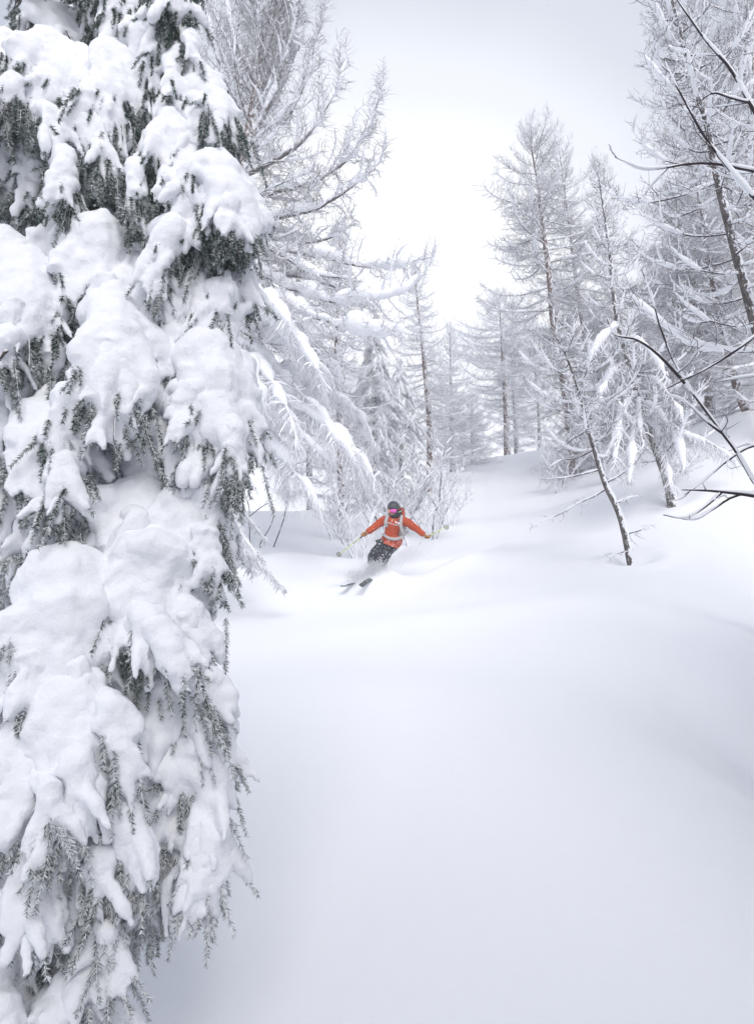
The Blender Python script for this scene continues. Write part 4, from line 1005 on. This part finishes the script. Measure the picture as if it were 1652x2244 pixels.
strap('tag', [cp(838, 476, -.28), cp(882, 494, -.27)], .030, M_white, .006); strap('tag', [cp(862, 476, -.293), cp(858, 494, -.293)], .010, M_red, .004)
strap('buckle', [cp(876, 452, -.24), cp(868, 470, -.245)], .024, M_helmet, .012)
strap('waist_belt', [cp(716, 596, -.06), cp(740, 622, -.15), cp(790, 645, -.20), cp(850, 650, -.20), cp(905, 632, -.12), cp(922, 600, -.02)], .058, M_pack, .016)
bag = loft('bag', [ring(770, 360, 930, 372, .20, .05), ring(752, 400, 940, 405, .22, .11), ring(745, 470, 950, 480, .22, .12), ring(745, 560, 955, 580, .20, .12), ring(760, 600, 940, 625, .18, .08)], M_pack, pack, pb, seed=12, close=True)
strap('strap_end', [cp(930, 560, .0), cp(950, 570, .0), cp(958, 582, .0)], .03, M_pack)

# poles and skis
def pole(G, B, label, d):
    t0 = G - d * .06
    r_ = empty('ski_pole', G, label, 'ski pole', 'ski poles held by the skier')
    tb = Tubes(); tb.add(np.array([G + d * .10, (G + B) / 2, B + d * .06]) - G, (.0085, .0075, .005), 8); sh = link('shaft', tb.mesh('shaft', (M_pole,)), r_)
    for f in (.30, .38):
        tb = Tubes(); q = G + (B - G) * f; tb.add(np.array([q, q + d * .035]) - G, (.0092, .0092), 8); link('band', tb.mesh('band', (M_black,)), sh)
    tb = Tubes(); tb.add(np.array([t0, t0 + d * .01, G, G + d * .10, G + d * .17]) - G, (.016, .020, .014, .014, .011), 10); link('grip', tb.mesh('grip', (M_black,)), r_)
    tb = Tubes(); e1 = nrm(np.cross(d, (0, 0, 1.))); e2 = np.cross(d, e1)
    a = np.linspace(0, 2 * np.pi, 25); tb.add((B + .047 * (np.cos(a)[:, None] * e1 + np.sin(a)[:, None] * e2)) - G, .0055, 6)
    for k in range(6): c_ = k / 6 * 2 * np.pi; tb.add(np.array([B, B + .024 * (math.cos(c_) * e1 + math.sin(c_) * e2), B + .046 * (math.cos(c_) * e1 + math.sin(c_) * e2)]) - G, .0045, 5)
    link('basket', tb.mesh('basket', (M_black,)), r_)
pole(GL, BL_, 'yellow-green ski pole pointing down to the left of the skier', dl)
pole(GR, BR_, 'yellow-green ski pole pointing up to the right of the skier', dr)
def ski(tip, mid, tail, label, wd=.105, face=None):
    r_ = empty('ski', tip, label, 'ski', 'skis running just under the snow')
    n = 22; s = np.linspace(0, 1, n); P = resample([tip, mid, mid * .35 + tail * .65 - np.array((0, 0, .03)), tail], n); d = nrm(mid - tip)
    lat = nrm(np.array(face) - d * np.dot(face, d)); upv = np.cross(lat, d); upv = upv * (-1 if upv[1] > 0 else 1)
    ww = wd * .5 * (1 - .28 * np.sin(np.pi * s) ** .8) * np.clip((s + .018) * 14, 0, 1) ** .5
    P = P + np.outer(.05 * np.exp(-s * 12), upv)
    def slab(w0, h0, h1):
        V = np.concatenate([P - lat * (ww * w0)[:, None] + upv * h0, P + lat * (ww * w0)[:, None] + upv * h0, P + lat * (ww * w0)[:, None] + upv * h1, P - lat * (ww * w0)[:, None] + upv * h1])
        F = [(a * n + k, ((a + 1) % 4) * n + k, ((a + 1) % 4) * n + k + 1, a * n + k + 1) for a in range(4) for k in range(n - 1)] + [(0, 3 * n, 2 * n, n), (n - 1, 2 * n - 1, 3 * n - 1, 4 * n - 1)]
        return V - tip, F
    V, F = slab(1.0, 0, .008); link('edge', mesh_np('edge', V, F, None, (M_edge,), False), r_)
    V, F = slab(.93, .009, .018); link('top_sheet', mesh_np('top_sheet', V, F, None, (M_ski,), False), r_)
def gpt(cx, cy, lift=.0):
    p = hit(685 + cx * .2156, 1041 + cy * .2156); return p + np.array((0, 0, lift))
t1, t2 = cp(298, 1160, -.72), cp(470, 1152, -.80)
def back(t, cx, cy):   # the rest of the ski runs level under the boot, in the snow
    b_ = cp(cx, cy, .0); b_[2] = t[2] + .17; return t + nrm(b_ - t) * 1.70
ski(t1, cp(415, 1106, -.30), back(t1, 590, 985), 'ski whose thin tip shows farther left in the powder', face=(1, -.5, .05))
ski(t2, cp(585, 1066, -.36), back(t2, 690, 1010), 'ski whose broad grey tip shows nearest below the skier', face=(.85, -.1, -.55))

mg = bpy.data.materials.new('powder_grain'); mg.use_nodes = True; n = mg.node_tree; n.nodes.clear()
o = n.nodes.new('ShaderNodeOutputMaterial'); ms_ = n.nodes.new('ShaderNodeMixShader'); d_ = n.nodes.new('ShaderNodeBsdfDiffuse'); t_ = n.nodes.new('ShaderNodeBsdfTranslucent')
for q in (d_, t_): q.inputs['Color'].default_value = (.96, .965, .975, 1)
n.links.new(d_.outputs[0], ms_.inputs[1]); n.links.new(t_.outputs[0], ms_.inputs[2]); n.links.new(ms_.outputs[0], o.inputs[0]); M_grain = mg
# powder thrown up by the skis: loose grains, and a cloud of finer stuff
rg = np.random.default_rng(3); VV, FF = [], []
TET = np.array([(0, 0, 1.), (.94, 0, -.33), (-.47, .82, -.33), (-.47, -.82, -.33)]); TF = np.array([(0, 1, 2), (0, 2, 3), (0, 3, 1), (1, 3, 2)])
def grains(n, c0, c1, sp, size):
    for k in range(n):
        t = rg.random(); c = cp(*c0) * (1 - t) + cp(*c1) * t + rg.normal(0, 1, 3) * sp
        FF.append(TF + 4 * len(VV)); VV.append(c + TET * size * (.4 + rg.random() ** 2 * 1.6))
grains(2300, (400, 1030, -.45), (700, 950, -.12), (.10, .12, .05), .0085); grains(1500, (560, 930, -.3), (720, 905, -.2), (.085, .10, .055), .0085); grains(900, (700, 930, .1), (1100, 770, .9), (.12, .12, .06), .007); grains(500, (200, 1010, -.3), (450, 960, -.3), (.12, .12, .05), .006); grains(260, (640, 720, -.2), (800, 900, -.1), (.12, .1, .12), .006)
grains(200, (560, 640, .2), (720, 600, .3), (.10, .2, .15), .006); grains(260, (950, 700, .4), (1250, 640, 1.2), (.18, .3, .10), .006); grains(60, (500, 300, 0), (1000, 300, .5), (.6, .5, .4), .005)
sp_ = link('snow_spray', mesh_np('snow_spray', np.concatenate(VV), None, np.concatenate(FF), (M_grain,), False)); tag(sp_, 'loose grains of powder snow flying round the skier', 'snow', kind='stuff')
def cloud(label, a, b_, rad, dens):
    """one soft ellipsoid of airborne powder, thinning towards its rim"""
    A, B = cp(*a), cp(*b_); c = (A + B) / 2; d = nrm(B - A)
    V, F = [], []; n, m_ = 20, 12
    for i in range(m_ + 1):
        for j in range(n): th = math.pi * i / m_; V.append((math.cos(th), math.sin(th) * math.cos(j / n * 2 * math.pi), math.sin(th) * math.sin(j / n * 2 * math.pi)))
    for i in range(m_):
        for j in range(n): F.append((i * n + j, (i + 1) * n + j, (i + 1) * n + (j + 1) % n, i * n + (j + 1) % n))
    me = mesh_np('powder_cloud', np.array(V), F)
    m = bpy.data.materials.new('powder_air'); m.use_nodes = True; n = m.node_tree; n.nodes.clear()
    o = n.nodes.new('ShaderNodeOutputMaterial'); v = n.nodes.new('ShaderNodeVolumePrincipled'); n.links.new(v.outputs[0], o.inputs['Volume'])
    v.inputs['Color'].default_value = (.985, .99, 1, 1); v.inputs['Anisotropy'].default_value = .0
    tcn = n.nodes.new('ShaderNodeTexCoord'); ln = n.nodes.new('ShaderNodeVectorMath'); ln.operation = 'LENGTH'; n.links.new(tcn.outputs['Object'], ln.inputs[0])
    fall = ramp(n, ln.outputs['Value'], .98, .25)
    f = ramp(n, math_(n, 'ADD', noise(n, 6.5, 4, .6, obj=False), math_(n, 'MULTIPLY', fall, .35)), .48, .85)
    n.links.new(math_(n, 'MULTIPLY', math_(n, 'MULTIPLY', f, fall), dens), v.inputs['Density'])
    me.materials.append(m); o = link('powder_cloud', me, None, Vector(c))
    o.rotation_euler = Vector(d).to_track_quat('X', 'Z').to_euler(); o.scale = (np.linalg.norm(B - A) / 2 + rad, rad, rad)
    tag(o, label, 'snow cloud', kind='stuff')
cloud('thick cloud of powder snow boiling over the skis and shins', (420, 1010, -.45), (680, 930, -.15), .26, 2)
cloud('puff of powder snow rolling off to the left of the skis', (180, 1000, -.3), (520, 930, -.2), .24, 1.5)
cloud('thin wake of powder snow hanging over the track behind the skier', (780, 900, .1), (1280, 660, 1.5), .30, 2.5)
cloud('faint puff of powder snow beside the skier\'s hip', (560, 760, .3), (640, 600, .6), .22, 2.5)

VV, FF = [], []
for k in range(150):
    y_ = 2.5 + 14 * rg.random() ** .7; c = at(rg.uniform(0, 1652), rg.uniform(0, 1900), y_)
    if c[2] < gz(c[0], c[1]) + .1: continue
    FF.append(TF + 4 * len(VV)); VV.append(c + TET * .0032 * (.5 + rg.random()))
tag(link('snowflakes', mesh_np('snowflakes', np.concatenate(VV), None, np.concatenate(FF), (M_white,), False)), 'a few flakes of snow drifting in the air', 'snow', kind='stuff')

# ------------------------------------------------------------------ falling-snow air
hz = bpy.data.meshes.new('haze')
x0, x1, y0, y1, z0_, z1_ = -125, 125, -65, 165, -14, 30
hz.from_pydata([(x, y, z) for z in (z0_, z1_) for y in (y0, y1) for x in (x0, x1)], [], [(0, 2, 3, 1), (4, 5, 7, 6), (0, 1, 5, 4), (2, 6, 7, 3), (0, 4, 6, 2), (1, 3, 7, 5)])
mh = bpy.data.materials.new('haze'); mh.use_nodes = True; n = mh.node_tree; n.nodes.clear()
o = n.nodes.new('ShaderNodeOutputMaterial'); v = n.nodes.new('ShaderNodeVolumePrincipled'); n.links.new(v.outputs[0], o.inputs['Volume'])
v.inputs['Color'].default_value = (.985, .99, 1, 1); v.inputs['Density'].default_value = .0050; v.inputs['Anisotropy'].default_value = .3
hz.materials.append(mh); tag(link('haze', hz), 'pale snowy air', 'haze', kind='stuff')
